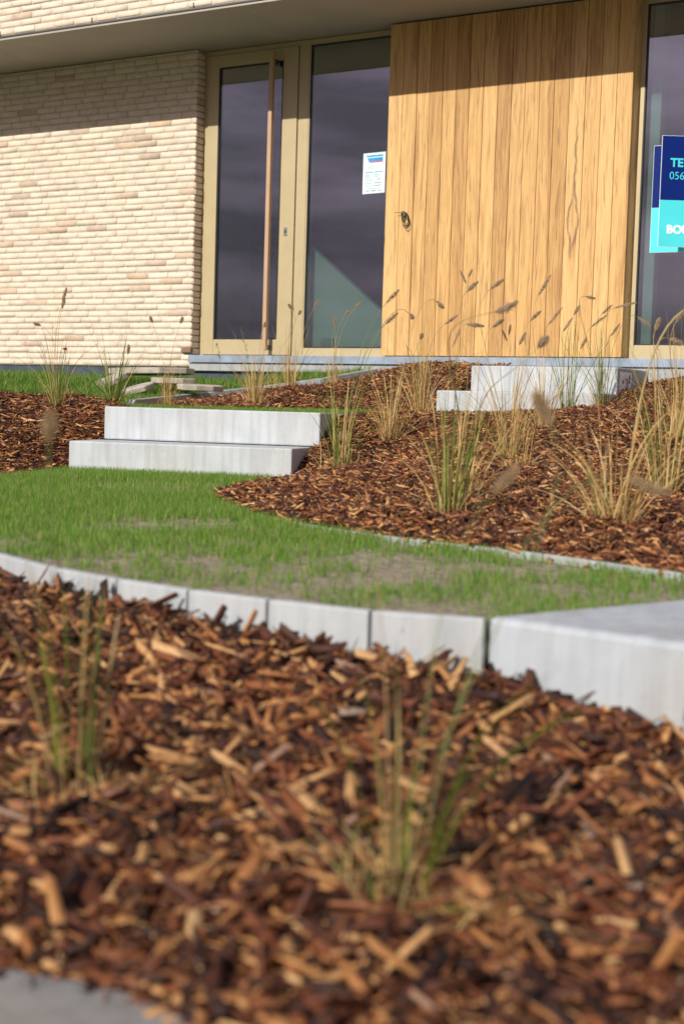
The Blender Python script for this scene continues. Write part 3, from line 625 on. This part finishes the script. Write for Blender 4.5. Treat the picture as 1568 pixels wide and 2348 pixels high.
m.hexa([(x, y, z) for z in (.004, Zsof - Zs - .012) for x, y in ((-.001, .023), (.02, .023), (.02, .114), (-.001, .114))]); m.build('board_side', M_wood, clad)
m = MB(); m.hexa([(x, y, z) for z in (-.003, Zsof - Zs - .005) for x, y in ((.022, .0235), (wd_ - .014, .0235), (wd_ - .014, .22), (.022, .22))]); m.build('backing', M_black, clad)
# interior rooms
def ip(name, *a, m=M_interior_d, lab=None):
    o = MB().fbox(*a).build(name, m); hp(o)
    if lab: o['label'] = lab
    return o
ip('interior_floor', -6, 6, -5, -.09, .30, .375, m=M_interior_m)
ip('interior_ceiling', -6, 6, -5, -.09, 2.625, 2.632)
ip('interior_wall', -6, 6, -5.1, -5.0, .375, 2.62)
ip('interior_wall', -1.55, -1.45, -4.9, -.26, .376, 2.62); ip('interior_wall', 5.0, 5.1, -4.9, -.26, .376, 2.62)
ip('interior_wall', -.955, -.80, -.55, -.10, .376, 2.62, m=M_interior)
w0 = on_fac(621, 600, -1.12)[0]; w1 = on_fac(655, 600, -1.12)[0]; zt_ = on_fac(630, 506, -1.1)[1]
ip('interior_wall', w0, w1, -1.25, -1.12, .376, 2.62, m=plain('grey_plaster', (.20, .21, .21), .8))
ip('sun_patch_panel', w0 + .04, w1, -1.119, -1.10, .377, zt_, m=M_interior)  # added panel, its paler tone stands in for sun low on the wall
st = MB()  # added pale wedge, its slope cut to the diagonal edge of a sunlit patch
def prism(m, pts, o0, o1):
    n = len(pts); m.add([fac_p(s, o, z) for o in (o1, o0) for s, z in pts], [tuple(range(n)), tuple(range(n, 2 * n))[::-1]] + [(i, n + i, n + (i + 1) % n, (i + 1) % n) for i in range(n)])
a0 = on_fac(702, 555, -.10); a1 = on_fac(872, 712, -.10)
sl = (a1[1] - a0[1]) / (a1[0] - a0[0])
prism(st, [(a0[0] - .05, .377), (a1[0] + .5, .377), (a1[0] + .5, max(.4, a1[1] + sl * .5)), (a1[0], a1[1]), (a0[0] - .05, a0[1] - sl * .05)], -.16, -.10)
o = st.build('sun_patch_wedge', plain('sun_patch_tone', (.72, .84, .78), .8, 0, .04)); hp(o); o['label'] = 'pale sloping panel standing in for a sunlit patch behind the side window'
sk = on_fac(750, 790, -.09); ip('socket_box', sk[0] - .05, sk[0] + .05, -.098, -.08, sk[1] - .03, sk[1] + .045, m=M_box)
r0 = on_fac(1485, 500, -.55)[0]; r1 = on_fac(1500, 500, -.55)[0]
r1 = on_fac(1480, 500, -.055)[0]; r2 = on_fac(1503, 500, -.055)[0]
ip('interior_wall', 2.0, r1, -.30, -.15, .376, 2.62, m=plain('grey_reveal', (.35, .37, .38), .8)); ip('sunlit_strip', r1, r2, -.145, -.055, .376, 2.62, m=plain('sunlit_strip_tone', (.75, .86, .82), .6))  # second piece: near-white strip added behind the glass, sunlight put into its colour

# ------------------------------------------------------------------ poster, signs, cable, label
def text(name, s, size, p, ex, up, m, parent, font_bold=0.0, sx=1.0, dep=.0008):
    cu = bpy.data.curves.new('t', 'FONT'); cu.body = s; cu.size = size; cu.extrude = dep; cu.offset = font_bold; cu.resolution_u = 4
    ob = bpy.data.objects.new('t', cu); COL.objects.link(ob); bpy.context.view_layer.update()
    me = bpy.data.meshes.new_from_object(ob.evaluated_get(bpy.context.evaluated_depsgraph_get())); bpy.data.objects.remove(ob); bpy.data.curves.remove(cu)
    ex = Vector(ex).normalized(); up = Vector(up).normalized(); nn = ex.cross(up); Mx = Matrix((ex, up, nn)).transposed().to_4x4()
    me.transform(Matrix.Translation(Vector([float(v) for v in p])) @ Mx @ Matrix.Diagonal((sx, 1, 1, 1))); me.materials.clear(); me.materials.append(m)
    o = bpy.data.objects.new(name, me); COL.objects.link(o); hp(o, parent); return o
class Plane:
    """panel in space: origin top-left, ex right, dn down, nn towards the viewer"""
    def __init__(s, p, ex, dn): s.p = np.array(p, float); s.ex = np.array(ex, float); s.ex /= np.linalg.norm(s.ex); s.dn = np.array(dn, float); s.dn /= np.linalg.norm(s.dn); s.nn = np.cross(s.dn, s.ex)
    def at(s, u, v, h=0): return s.p + s.ex * u + s.dn * v + s.nn * h
    def quad(s, m, pts, h0, h1):
        n = len(pts); m.add([s.at(u, v, h) for h in (h1, h0) for u, v in pts], [tuple(range(n))[::-1], tuple(range(n, 2 * n))] + [(i, (i + 1) % n, n + (i + 1) % n, n + i) for i in range(n)]); return m
    def rect(s, m, u0, v0, u1, v1, h0, h1): return s.quad(m, [(u0, v0), (u1, v0), (u1, v1), (u0, v1)], h0, h1)
p0 = on_fac(832, 352, .0); p1 = on_fac(880, 442, .0); pw, ph = p1[0] - p0[0], p0[1] - p1[1]
PP = Plane(fac_p(p0[0], -.010, p0[1]), FE + np.array([0, 0, .02]), (0, 0, -1))
post = MB(); PP.rect(post, 0, 0, pw, ph, .0, .0012); post = post.build('permit_poster', plain('notice_paper', (.60, .72, .76), .6, 0, .02)); props(post, 'white notice with blue and pink header taped to the window beside the cladding', 'poster')
rebase(post, PP.at(0, ph))
def pr(name, m, *qs):
    b = MB()
    for q_ in qs: PP.rect(b, q_[0] * pw, q_[1] * ph, q_[2] * pw, q_[3] * ph, .0014, .0018)
    o = b.build(name, m); hp(o, post)
b = MB(); PP.quad(b, [(.14 * pw, .06 * ph), (.88 * pw, .06 * ph), (.88 * pw, .10 * ph), (.16 * pw, .10 * ph)], .0014, .0018); PP.quad(b, [(.19 * pw, .125 * ph), (.88 * pw, .125 * ph), (.88 * pw, .21 * ph), (.25 * pw, .21 * ph)], .0014, .0018); hp(b.build('blue_header', M_blue), post)
b = MB(); PP.quad(b, [(.25 * pw, .212 * ph), (.88 * pw, .212 * ph), (.88 * pw, .242 * ph), (.28 * pw, .242 * ph)], .0014, .0018); hp(b.build('pink_header', M_pink), post)
pr('blue_rule', M_blue, (.12, .465, .47, .482), (.52, .465, .88, .482))
ln = [(.2, .315 + .035 * i, .52, .322 + .035 * i) for i in range(3)] + [(.12, .515 + .022 * i, .30 + .05 * (i % 2), .521 + .022 * i) for i in range(5)] + [(.52, .515 + .022 * i, .68 + .05 * (i % 3), .521 + .022 * i) for i in range(5)]
ln += [(.12, .64, .48, .65), (.12, .68, .48, .692), (.64, .64, .80, .65), (.66, .67, .78, .68), (.12, .745, .40, .755), (.52, .735, .83, .755), (.12, .805, .40, .815), (.52, .80, .83, .82), (.25, .875, .78, .884), (.15, .925, .33, .945), (.40, .92, .60, .95), (.68, .925, .84, .945)]
pr('fine_print', M_grey, *ln)

# V board: two panels meeting on the right
TL = atY(1518, 310, 8.2); BL = atY(1510, 565, 8.2); CY = atY(1514, 458, 8.2)
e1 = FE * math.cos(.55) + np.array([0, 0, 0]) * 0; ang = math.radians(1.0); e1 = np.array([math.cos(ang), math.sin(ang), 0.])
sg = empty('estate_sign', (TL[0], TL[1], BL[2])); props(sg, 'navy and cyan folded estate agent board in front of the right window', 'sign')
hgt = TL[2] - BL[2]; hn = TL[2] - CY[2]; SP = Plane([TL[0], TL[1], TL[2]], e1, (0, 0, -1)); SW = .62
TL2 = atY(1499, 335, 8.52); v2 = np.array([SP.at(SW, 0)[0] - TL2[0], SP.at(SW, 0)[1] - TL2[1], 0]); SP2 = Plane([TL2[0], TL2[1], TL[2]], v2, (0, 0, -1)); SW2 = np.linalg.norm(v2) - .01
for S_, W_, nm in ((SP, SW, 'near_panel'), (SP2, SW2, 'rear_panel')):
    b = MB(); S_.rect(b, 0, 0, W_, hgt, -.006, .0); pn = b.build('sign_panel', M_white); hp(pn, sg)
    b = MB(); S_.rect(b, .002, .002, W_ - .002, hn, .0005, .0012); hp(b.build('navy_field', M_navy), pn)
    b = MB(); S_.rect(b, .002, hn + .0005, W_ - .002, hgt - .002, .0005, .0012); hp(b.build('cyan_field', M_cyan), pn)
    if S_ is SP:
        text('lettering', 'TE', .066, SP.at(.052, .173, .0022), SP.ex, (0, 0, 1), M_cyantext, pn, .0022, 1.0)
        text('lettering', '056', .062, SP.at(.048, .245, .0022), SP.ex, (0, 0, 1), M_cyantext, pn, -.0003, .95)
        text('lettering', 'BOU', .064, SP.at(.046, .548, .0022), SP.ex, (0, 0, 1), M_white, pn, .003, 1.0)
# cable coil
cs, cz = on_fac(932, 503, clo); c0 = empty('cable_coil', fac_p(cs, clo + .004, cz)); props(c0, 'small coil of dark, yellow and blue wires sticking out of the oak cladding', 'cable')
for k, (mm, rr, dx, dz) in enumerate(((M_black, .034, 0, 0), (M_wire_b, .030, -.004, .006), (M_wire_y, .027, .004, -.004), (M_black, .038, .004, -.012), (M_black, .024, -.006, .016))):
    pts = [fac_p(cs + dx + rr * .72 * math.cos(t), clo + .010 + .006 * k + .004 * math.sin(3 * t), cz + dz + rr * 1.25 * math.sin(t) - rr * .55 * math.cos(t)) for t in np.linspace(0, 2 * math.pi * .97, 26)]
    hp(MB().tube(pts, .0028).build('wire_loop', mm, None, 0, True), c0)
hp(MB().tube([fac_p(cs - .075, clo + .03, cz + .045), fac_p(cs - .04, clo + .03, cz + .043), fac_p(cs - .01, clo + .02, cz + .03)], .002).build('wire_end', M_black), c0)
hp(MB().tube([fac_p(cs - .01, clo - .01, cz + .02), fac_p(cs, clo + .02, cz + .01)], .004).build('wire_stub', M_black), c0)
# product label on the end of the upper far step: reads down the face
LPn = Plane(fac_p(sB2b + .001, 1.165, zB2 - .024), -FN, (0, 0, -1))
b = MB(); LPn.rect(b, 0, 0, .19, .115, .0008, .0016); lb = b.build('product_label', plain('label_paper', (.88, .90, .95), .5, 0, .02)); hp(lb, b2)
b = MB(); z_ = .030
for i in range(14):
    t_ = random.choice([.0016, .0028]); LPn.rect(b, .105, z_, .140, z_ + t_, .0018, .0022); z_ += t_ + random.choice([.0016, .0028])
hp(b.build('barcode', M_black), lb)
# the words stand on end, reading downwards
text('lettering', 'cbs', .036, LPn.at(.148, .012, .0024), (0, 0, -1), -FN * -1 * -1, M_black, lb, .0012)
text('lettering', '58', .022, LPn.at(.045, .042, .0024), (0, 0, -1), -FN, M_black, lb, .001)
for L_ in [(.075, .02, .078, .06), (.083, .02, .086, .05), (.091, .02, .094, .055)]:
    b = MB(); LPn.rect(b, *L_, .0018, .0022); hp(b.build('fine_print', M_grey), lb)

# ------------------------------------------------------------------ broken slabs by the wall
def slab(pxs, z_list, th, label, tiltz=None):
    top = [onz(px, py, z) for (px, py), z in zip(pxs, z_list)]; n = len(top); V = top + [p - np.array([0, 0, th]) for p in top]
    F = [tuple(range(n)), tuple(range(n, 2 * n))[::-1]] + [(i, n + i, n + (i + 1) % n, (i + 1) % n) for i in range(n)]
    o = mesh('broken_slab', V, F, M_slate); mo = o.modifiers.new('b', 'BEVEL'); mo.width = .004; mo.segments = 1
    props(o, label, 'paving slab', 'broken slabs by the wall'); rebase(o, np.mean([v for v in V[n:]], 0)); return o
def fslab(cx, cy, z, w_, d_, th, yaw, label, jag=.15, tx=0, ty=0, seed=0):
    r = random.Random(seed); n = 8; pts = []
    for i in range(n):
        t = 2 * math.pi * (i + .5) / n; q = max(abs(math.cos(t)), abs(math.sin(t))); pts.append((w_ / 2 * math.cos(t) / q * r.uniform(1 - jag, 1), d_ / 2 * math.sin(t) / q * r.uniform(1 - jag, 1)))
    V = [(x, y, zz) for zz in (0, th) for x, y in pts]; F = [tuple(range(n))[::-1], tuple(range(n, 2 * n))] + [(i, (i + 1) % n, n + (i + 1) % n, n + i) for i in range(n)]
    o = mesh('broken_slab', V, F, M_slate); o.location = (cx, cy, z); o.rotation_euler = (tx, ty, yaw); mo = o.modifiers.new('b', 'BEVEL'); mo.width = .005; mo.segments = 1
    props(o, label, 'paving slab', 'broken slabs by the wall'); return o
q = atY(345, 868, 8.9)
def sp(px, py, Y): return atY(px, py, Y)
c = sp(398, 880, 8.75); fslab(c[0], c[1], c[2] - .0, .30, .34, .035, .1, 'lower broken stone slab lying under the stack by the wall corner', .2, .02, 0, 1)
c = sp(458, 884, 8.6); fslab(c[0], c[1], c[2] - .03, .30, .22, .035, .5, 'small broken stone slab at the right end of the stack', .3, .06, 0, 2)
c = sp(320, 886, 8.6); fslab(c[0], c[1], c[2] - .03, .20, .26, .035, -.6, 'small tilted stone piece below the long slab on the stack', .3, .25, -.1, 3)
c = sp(352, 852, 9.3); fslab(c[0], c[1], c[2] - .02, .56, .5, .04, -.15, 'long flat stone slab on top of the stack by the wall corner', .12, .0, -.03, 4)
c = sp(246, 876, 8.9); fslab(c[0], c[1], c[2] - .02, .30, .34, .035, .2, 'stone slab leaning down at the left end of the stack', .15, .10, -.42, 5)
c = sp(345, 858, 9.0)
# chipped brick at the wall corner
cb = on_fac(430, 803, .105); o = MB().fbox(cb[0] - .045, cb[0] + .045, .09, .13, cb[1] - .02, cb[1] + .022).build('brick_chip', plain('brown_brick', (.24, .15, .10), .9), None, .008); hp(o, wall)

# ------------------------------------------------------------------ plants
def bez(p0, p1, p2, p3, n):
    t = np.linspace(0, 1, n)[:, None]; return (1 - t) ** 3 * p0 + 3 * (1 - t) ** 2 * t * p1 + 3 * (1 - t) * t * t * p2 + t ** 3 * p3
def seed_head(par, a, b, curve, m, r=.0062, nbr=600, blen=.013):
    a, b = np.array(a), np.array(b); ax = b - a; Lh = np.linalg.norm(ax); ax = ax / Lh; sag = np.array([0, 0, -1.]) * curve * Lh
    t = rng.uniform(0, 1, nbr); c = a + ax * (t * Lh)[:, None] + sag * (t * t)[:, None]
    d = rng.normal(size=(nbr, 3)); d -= (d @ ax)[:, None] * ax; d /= np.linalg.norm(d, axis=1)[:, None]; prof = np.sin(np.pi * np.clip(t * .9 + .08, 0, 1)) ** .6
    dirv = d * .85 + ax * rng.uniform(.35, .9, nbr)[:, None]; dirv /= np.linalg.norm(dirv, axis=1)[:, None]
    root = c + d * (r * .45 * prof)[:, None]; tip = root + dirv * (blen * prof * rng.uniform(.5, 1.1, nbr))[:, None]
    sd_ = np.cross(dirv, rng.normal(size=(nbr, 3))); sd_ /= np.linalg.norm(sd_, axis=1)[:, None]
    # inner florets: short fat leaves, then fine bristles
    wdt = np.where(rng.random(nbr) < .35, .0013, .0005); V = np.stack([root - sd_ * wdt[:, None], root + sd_ * wdt[:, None], tip], 1).reshape(-1, 3)
    F = (np.arange(nbr)[:, None] * 3 + np.arange(3)).astype(np.int32); nV = len(V)
    k = 9; cc = []; ring = 5
    for i in range(k):
        tt = i / (k - 1); p = a + ax * tt * Lh + sag * tt * tt; rr = r * .36 * math.sin(math.pi * min(1, tt * .88 + .08)) ** .5
        u = np.cross(ax, [.3, .2, .9]); u /= np.linalg.norm(u); v = np.cross(ax, u)
        cc += [p + (u * math.cos(2 * math.pi * j / ring) + v * math.sin(2 * math.pi * j / ring)) * rr for j in range(ring)]
    Fq = np.array([(nV + i * ring + j, nV + i * ring + (j + 1) % ring, nV + (i + 1) * ring + (j + 1) % ring, nV + (i + 1) * ring + j) for i in range(k - 1) for j in range(ring)], np.int32)
    o = mesh('seed_head', np.concatenate([V, np.array(cc)]), [F, Fq], m, par); return o
def clump(px, py, k, label, h, nb, spread, m, heads=(), wd=.0028, base_r=.035, lean=(0, 0), name='tufted_plant', stalkm=None, droop=.8, pos=None, thatch=45):
    B = hit(px, py, k) if pos is None else np.array(pos); root = empty(name, tuple(B)); props(root, label, 'plant', 'planted clumps in the mulch beds')
    n = nb; az = rng.uniform(0, 2 * math.pi, n); le = np.abs(rng.normal(0, spread, n)); hh = h * np.clip(rng.normal(.72, .22, n), .2, 1.05)
    b0 = np.c_[np.cos(az), np.sin(az), np.zeros(n)] * (base_r * np.sqrt(rng.random(n)))[:, None]; b0[:, 2] = -.012
    dr = np.c_[np.cos(az) + rng.normal(0, .3, n) + lean[0], np.sin(az) + rng.normal(0, .3, n) + lean[1], np.zeros(n)]; dr /= np.maximum(np.linalg.norm(dr, axis=1), .2)[:, None]
    seg = 6; face = rng.uniform(0, math.pi, n); sx = np.c_[np.cos(face), np.sin(face), np.zeros(n)]; pts = []
    curl = rng.uniform(.2, 1.0, n) * droop; ww = wd * rng.uniform(.5, 1.25, n)
    tall = rng.random(n) < .16; hh = np.where(tall, h * rng.uniform(1.0, 1.45, n), hh); ww = np.where(tall, wd * .42, ww)
    for i in range(seg + 1):
        t = i / seg; out_ = le * hh * t + curl * le * hh * t ** 3 * 1.8; up_ = hh * (t - curl * le * t ** 3 * .9 - .12 * le * t)
        c = b0 + dr * out_[:, None]; c[:, 2] += up_; wv = (ww * (1 - .25 * t) if i < seg else ww * 0)[:, None] * .5
        pts += [c - sx * wv, c + sx * wv]
    V = np.stack(pts, 1).reshape(-1, 3); kk = 2 * (seg + 1); bb = (np.arange(n) * kk)[:, None]
    F = np.concatenate([bb + np.array([2 * i, 2 * i + 1, 2 * i + 3, 2 * i + 2])[None] for i in range(seg)]).astype(np.int32)
    mesh('leaf_blades', V, F, m, root)
    if thatch:
        q = np.c_[rng.normal(0, base_r, thatch) , rng.normal(0, base_r, thatch), np.full(thatch, -.006)]
        o_t = blades('dead_leaves', q, rng.uniform(.25, .6, thatch) * h * .45, wd * .7, M_straw, .95, 4, curve=.8); o_t.parent = root
    for hd in heads:
        x0, y0, x1, y1 = hd[:4]; o_ = hd[4] if len(hd) > 4 else {}; dY = o_.get('dY', random.uniform(-.06, .06)); Y = B[1] + dY
        a = atY(x0, y0, Y) - B; b = atY(x1, y1, Y + .01) - B; dirv = (b - a) / np.linalg.norm(b - a); s0 = np.array([random.uniform(-1, 1) * base_r * .6, random.uniform(-1, 1) * base_r * .6, -.01])
        Ls = np.linalg.norm(a - s0); p1 = s0 + np.array([a[0] * .12, a[1] * .2, Ls * .45]); p2 = a - dirv * Ls * .22
        pts = bez(s0, p1, p2, a, 14); rr = o_.get('r', .0014); rad = list(np.linspace(rr * 1.25, rr * .75, 14))
        st = MB().tube([tuple(p) for p in pts], rad, 4).build('flower_stalk', stalkm or M_stalk, root, 0, True)
        if not o_.get('bare'): seed_head(st, a, b, o_.get('curve', 0), o_.get('m', M_head), r=o_.get('hr', .0062), blen=o_.get('bl', .0135), nbr=o_.get('n', 600))
    return root
# --- left bed and upper bed
clump(130, 932, 'left', 'sparse grass clump at the far left with twin brown plumes against the brick wall', .36, 90, .30, M_mixed, [(143, 708, 149, 684), (144, 690, 154, 659), (94, 746, 78, 741)], wd=.003, pos=(*atY(130, 934, 7.0)[:2], -.01))
clump(262, 925, 'sidegrass', 'dark green upright grass clump beside the broken slabs with one short plume', .38, 60, .32, M_green, [(294, 812, 296, 790)], wd=.004, pos=(*atY(262, 925, 7.35)[:2], .0))
clump(385, 912, 'sidegrass', 'small straw coloured clump in front of the slabs with two thin upright plumes', .22, 60, .22, M_straw, [(350, 740, 345, 726), (414, 742, 420, 727)], wd=.003, pos=(*atY(385, 912, 7.5)[:2], .02))
clump(585, 925, 'upper', 'bushy straw clump in the upper bed in front of the door pull bar', .34, 110, .26, M_straw, [(604, 752, 610, 738), (672, 712, 661, 697)], pos=(*atY(585, 925, 7.55)[:2], .02))
clump(665, 882, 'upper', 'taller straw clump in the upper bed between door and side window', .34, 80, .14, M_straw, [(668, 722, 672, 702), (684, 722, 690, 712), (722, 703, 731, 689)])
clump(630, 893, 'upper', 'small straw tuft between the two larger clumps in the upper bed', .20, 40, .16, M_straw)
clump(765, 862, 'upper', 'thin straw clump below the side window with several small upright plumes', .22, 60, .16, M_straw, [(767, 746, 768, 727), (792, 722, 800, 713), (815, 705, 829, 692)])
clump(1045, 845, 'upper', 'dark brown clump at the top of the upper bed against the sill', .12, 50, .4, M_straw, [(1037, 797, 1056, 750, {'hr': .009}), (1068, 650, 1055, 620), (1073, 637, 1082, 617)])
# --- right bed
clump(782, 1075, 'right', 'tall green and straw clump beside the right ends of the lower steps', .50, 60, .19, M_mixed, [(886, 694, 915, 664), (884, 743, 912, 717), (938, 719, 948, 731)], stalkm=M_stalkg, wd=.004, lean=(.2, 0))
clump(895, 1012, 'right', 'low bushy straw clump just right of the upper block of the lower steps', .36, 110, .42, M_straw, [(1003, 694, 1015, 706), (963, 778, 968, 765)], lean=(.2, 0))
clump(965, 942, 'right', 'fan shaped straw clump in front of the far mulch bed', .42, 80, .30, M_straw, [(1020, 743, 1050, 722), (1001, 690, 1018, 707, {'r': .0009})])
clump(1030, 1185, 'right', 'near dark green clump with brown base in the middle of the right bed', .40, 85, .15, M_mixed, [], wd=.0034, base_r=.035, lean=(.25, 0))
clump(1065, 1140, 'right', 'yellowish clump leaning right behind the dark green clump', .44, 45, .24, M_straw, [(1134, 715, 1186, 706, {'curve': -.3, 'hr': .009, 'dY': -.9}), (1232, 797, 1256, 772, {'dY': -.8, 'hr': .009})], lean=(.8, 0))
clump(1165, 1052, 'right', 'large upright straw clump in front of the lower far step', .44, 110, .26, M_straw, [(1070, 668, 1096, 645), (1124, 662, 1155, 640), (1070, 743, 1110, 748), (1129, 750, 1155, 731)], lean=(.2, 0))
clump(1245, 985, 'right', 'medium straw clump in front of the far steps, right of the large upright one', .38, 75, .26, M_straw, [(1234, 677, 1262, 630), (1190, 790, 1205, 762), (1215, 735, 1240, 712)])
clump(1298, 940, 'right', 'thin green reed clump in front of the right end of the far steps', .48, 60, .20, M_green, [(1256, 745, 1289, 705), (1315, 722, 1329, 700)], stalkm=M_stalkg)
clump(1378, 922, 'right', 'dense green clump with arching plumes at the label end of the far step', .47, 85, .20, M_mixed, [(1344, 680, 1364, 685), (1290, 760, 1312, 728), (1330, 800, 1345, 772), (1400, 770, 1420, 742), (1354, 750, 1391, 722), (1379, 720, 1403, 699), (1408, 706, 1459, 693), (1461, 727, 1491, 749)], stalkm=M_stalkg)
clump(1405, 1200, 'right', 'big pale straw clump in the right bed with one thick leaning stem', .34, 95, .40, M_straw, [(1566, 712, 1600, 690, {'r': .0032, 'm': M_headp})], wd=.0036, base_r=.05)
clump(1520, 1135, 'right', 'tall mixed green and straw clump at the right side behind the big pale clump', .50, 80, .26, M_mixed, [(1534, 777, 1564, 790)], wd=.0034)
clump(1560, 1010, 'right', 'green tipped clump at the right edge in front of the window', .48, 90, .24, M_straw, [(1500, 760, 1512, 728), (1548, 740, 1566, 712), (1440, 800, 1425, 780, {'bare': 1})], wd=.0032)
clump(1190, 1075, 'right', 'small dry tuft lying on the bark in front of the large upright straw clump', .20, 60, .6, M_straw)
# --- foreground bed, out of focus
clump(175, 1840, 'front', 'blurred green grass clump at the left of the foreground bed', .32, 26, .17, M_olive, [(113, 1012, 118, 938, {'m': M_headp, 'hr': .009, 'bl': .008, 'dY': -.30, 'r': .0008})], wd=.0045, base_r=.03, stalkm=M_stalkg, thatch=90)
clump(905, 2060, 'front', 'blurred green and straw grass clump in the middle of the foreground bed', .32, 24, .24, M_olive, [(1262, 975, 1225, 896, {'m': M_headp, 'hr': .008, 'bl': .008, 'dY': .1, 'r': .0008}), (1130, 1130, 1190, 1066, {'m': M_headp, 'hr': .006, 'bl': .007, 'dY': .15, 'r': .0008}), (1440, 1100, 1540, 1135, {'m': M_headp, 'hr': .006, 'bl': .007, 'dY': .15, 'r': .0008})], wd=.0045, base_r=.035, stalkm=M_stalkg, thatch=110)
# poppy and a weed
pb = atY(150, 880, 8.2); pt = atY(150, 803, 8.2); pop = empty('poppy', tuple(pb)); props(pop, 'single small red poppy in front of the brick wall', 'flower')
MB().tube([(0, 0, 0), (.006, 0, (pt[2] - pb[2]) * .5), tuple(pt - pb)], .0011, 5).build('stem', M_stalkg, pop)
m = MB()
for k in range(5):
    a = k * 2 * math.pi / 5; c, s = math.cos(a), math.sin(a); q = pt - pb
    m.add([q, q + np.array([c * .012 - s * .008, s * .012 + c * .008, .004]), q + np.array([c * .017, s * .017, .012]), q + np.array([c * .012 + s * .008, s * .012 - c * .008, .004])], [(0, 1, 2, 3)])
    m.add([q + [0, 0, -.004], q + np.array([c * .010, s * .010, .015]), q + np.array([c * .004 - s * .010, s * .004 + c * .010, .012])], [(0, 1, 2)])
m.build('petals', M_red, pop)
def weed(px0, py0, px1, py1, Y, label):
    a = atY(px0, py0, Y); b = atY(px1, py1, Y); o = empty('weed', tuple(a)); props(o, label, 'weed'); d = b - a
    MB().tube([(0, 0, -.01), tuple(d * .5 + [.008, 0, 0]), tuple(d)], .0012, 5).build('stem', M_stalkg, o); m = MB()
    for i in range(16):
        t = random.uniform(.25, 1.0); p = d * t; an = random.uniform(0, 6.28); l = random.uniform(.015, .035); c, s = math.cos(an), math.sin(an)
        m.add([p, p + np.array([c * l * .5 - s * .004, s * l * .5 + c * .004, l * .5]), p + np.array([c * l, s * l, l * .55]), p + np.array([c * l * .5 + s * .004, s * l * .5 - c * .004, l * .5])], [(0, 1, 2, 3)])
    m.build('leaves', M_rough, o)
weed(572, 850, 553, 755, 9.0, 'thin green weed stem in front of the lower left of the door')
weed(505, 850, 498, 785, 9.2, 'short leafy weed beside the wall corner in front of the door sill')
print('done')
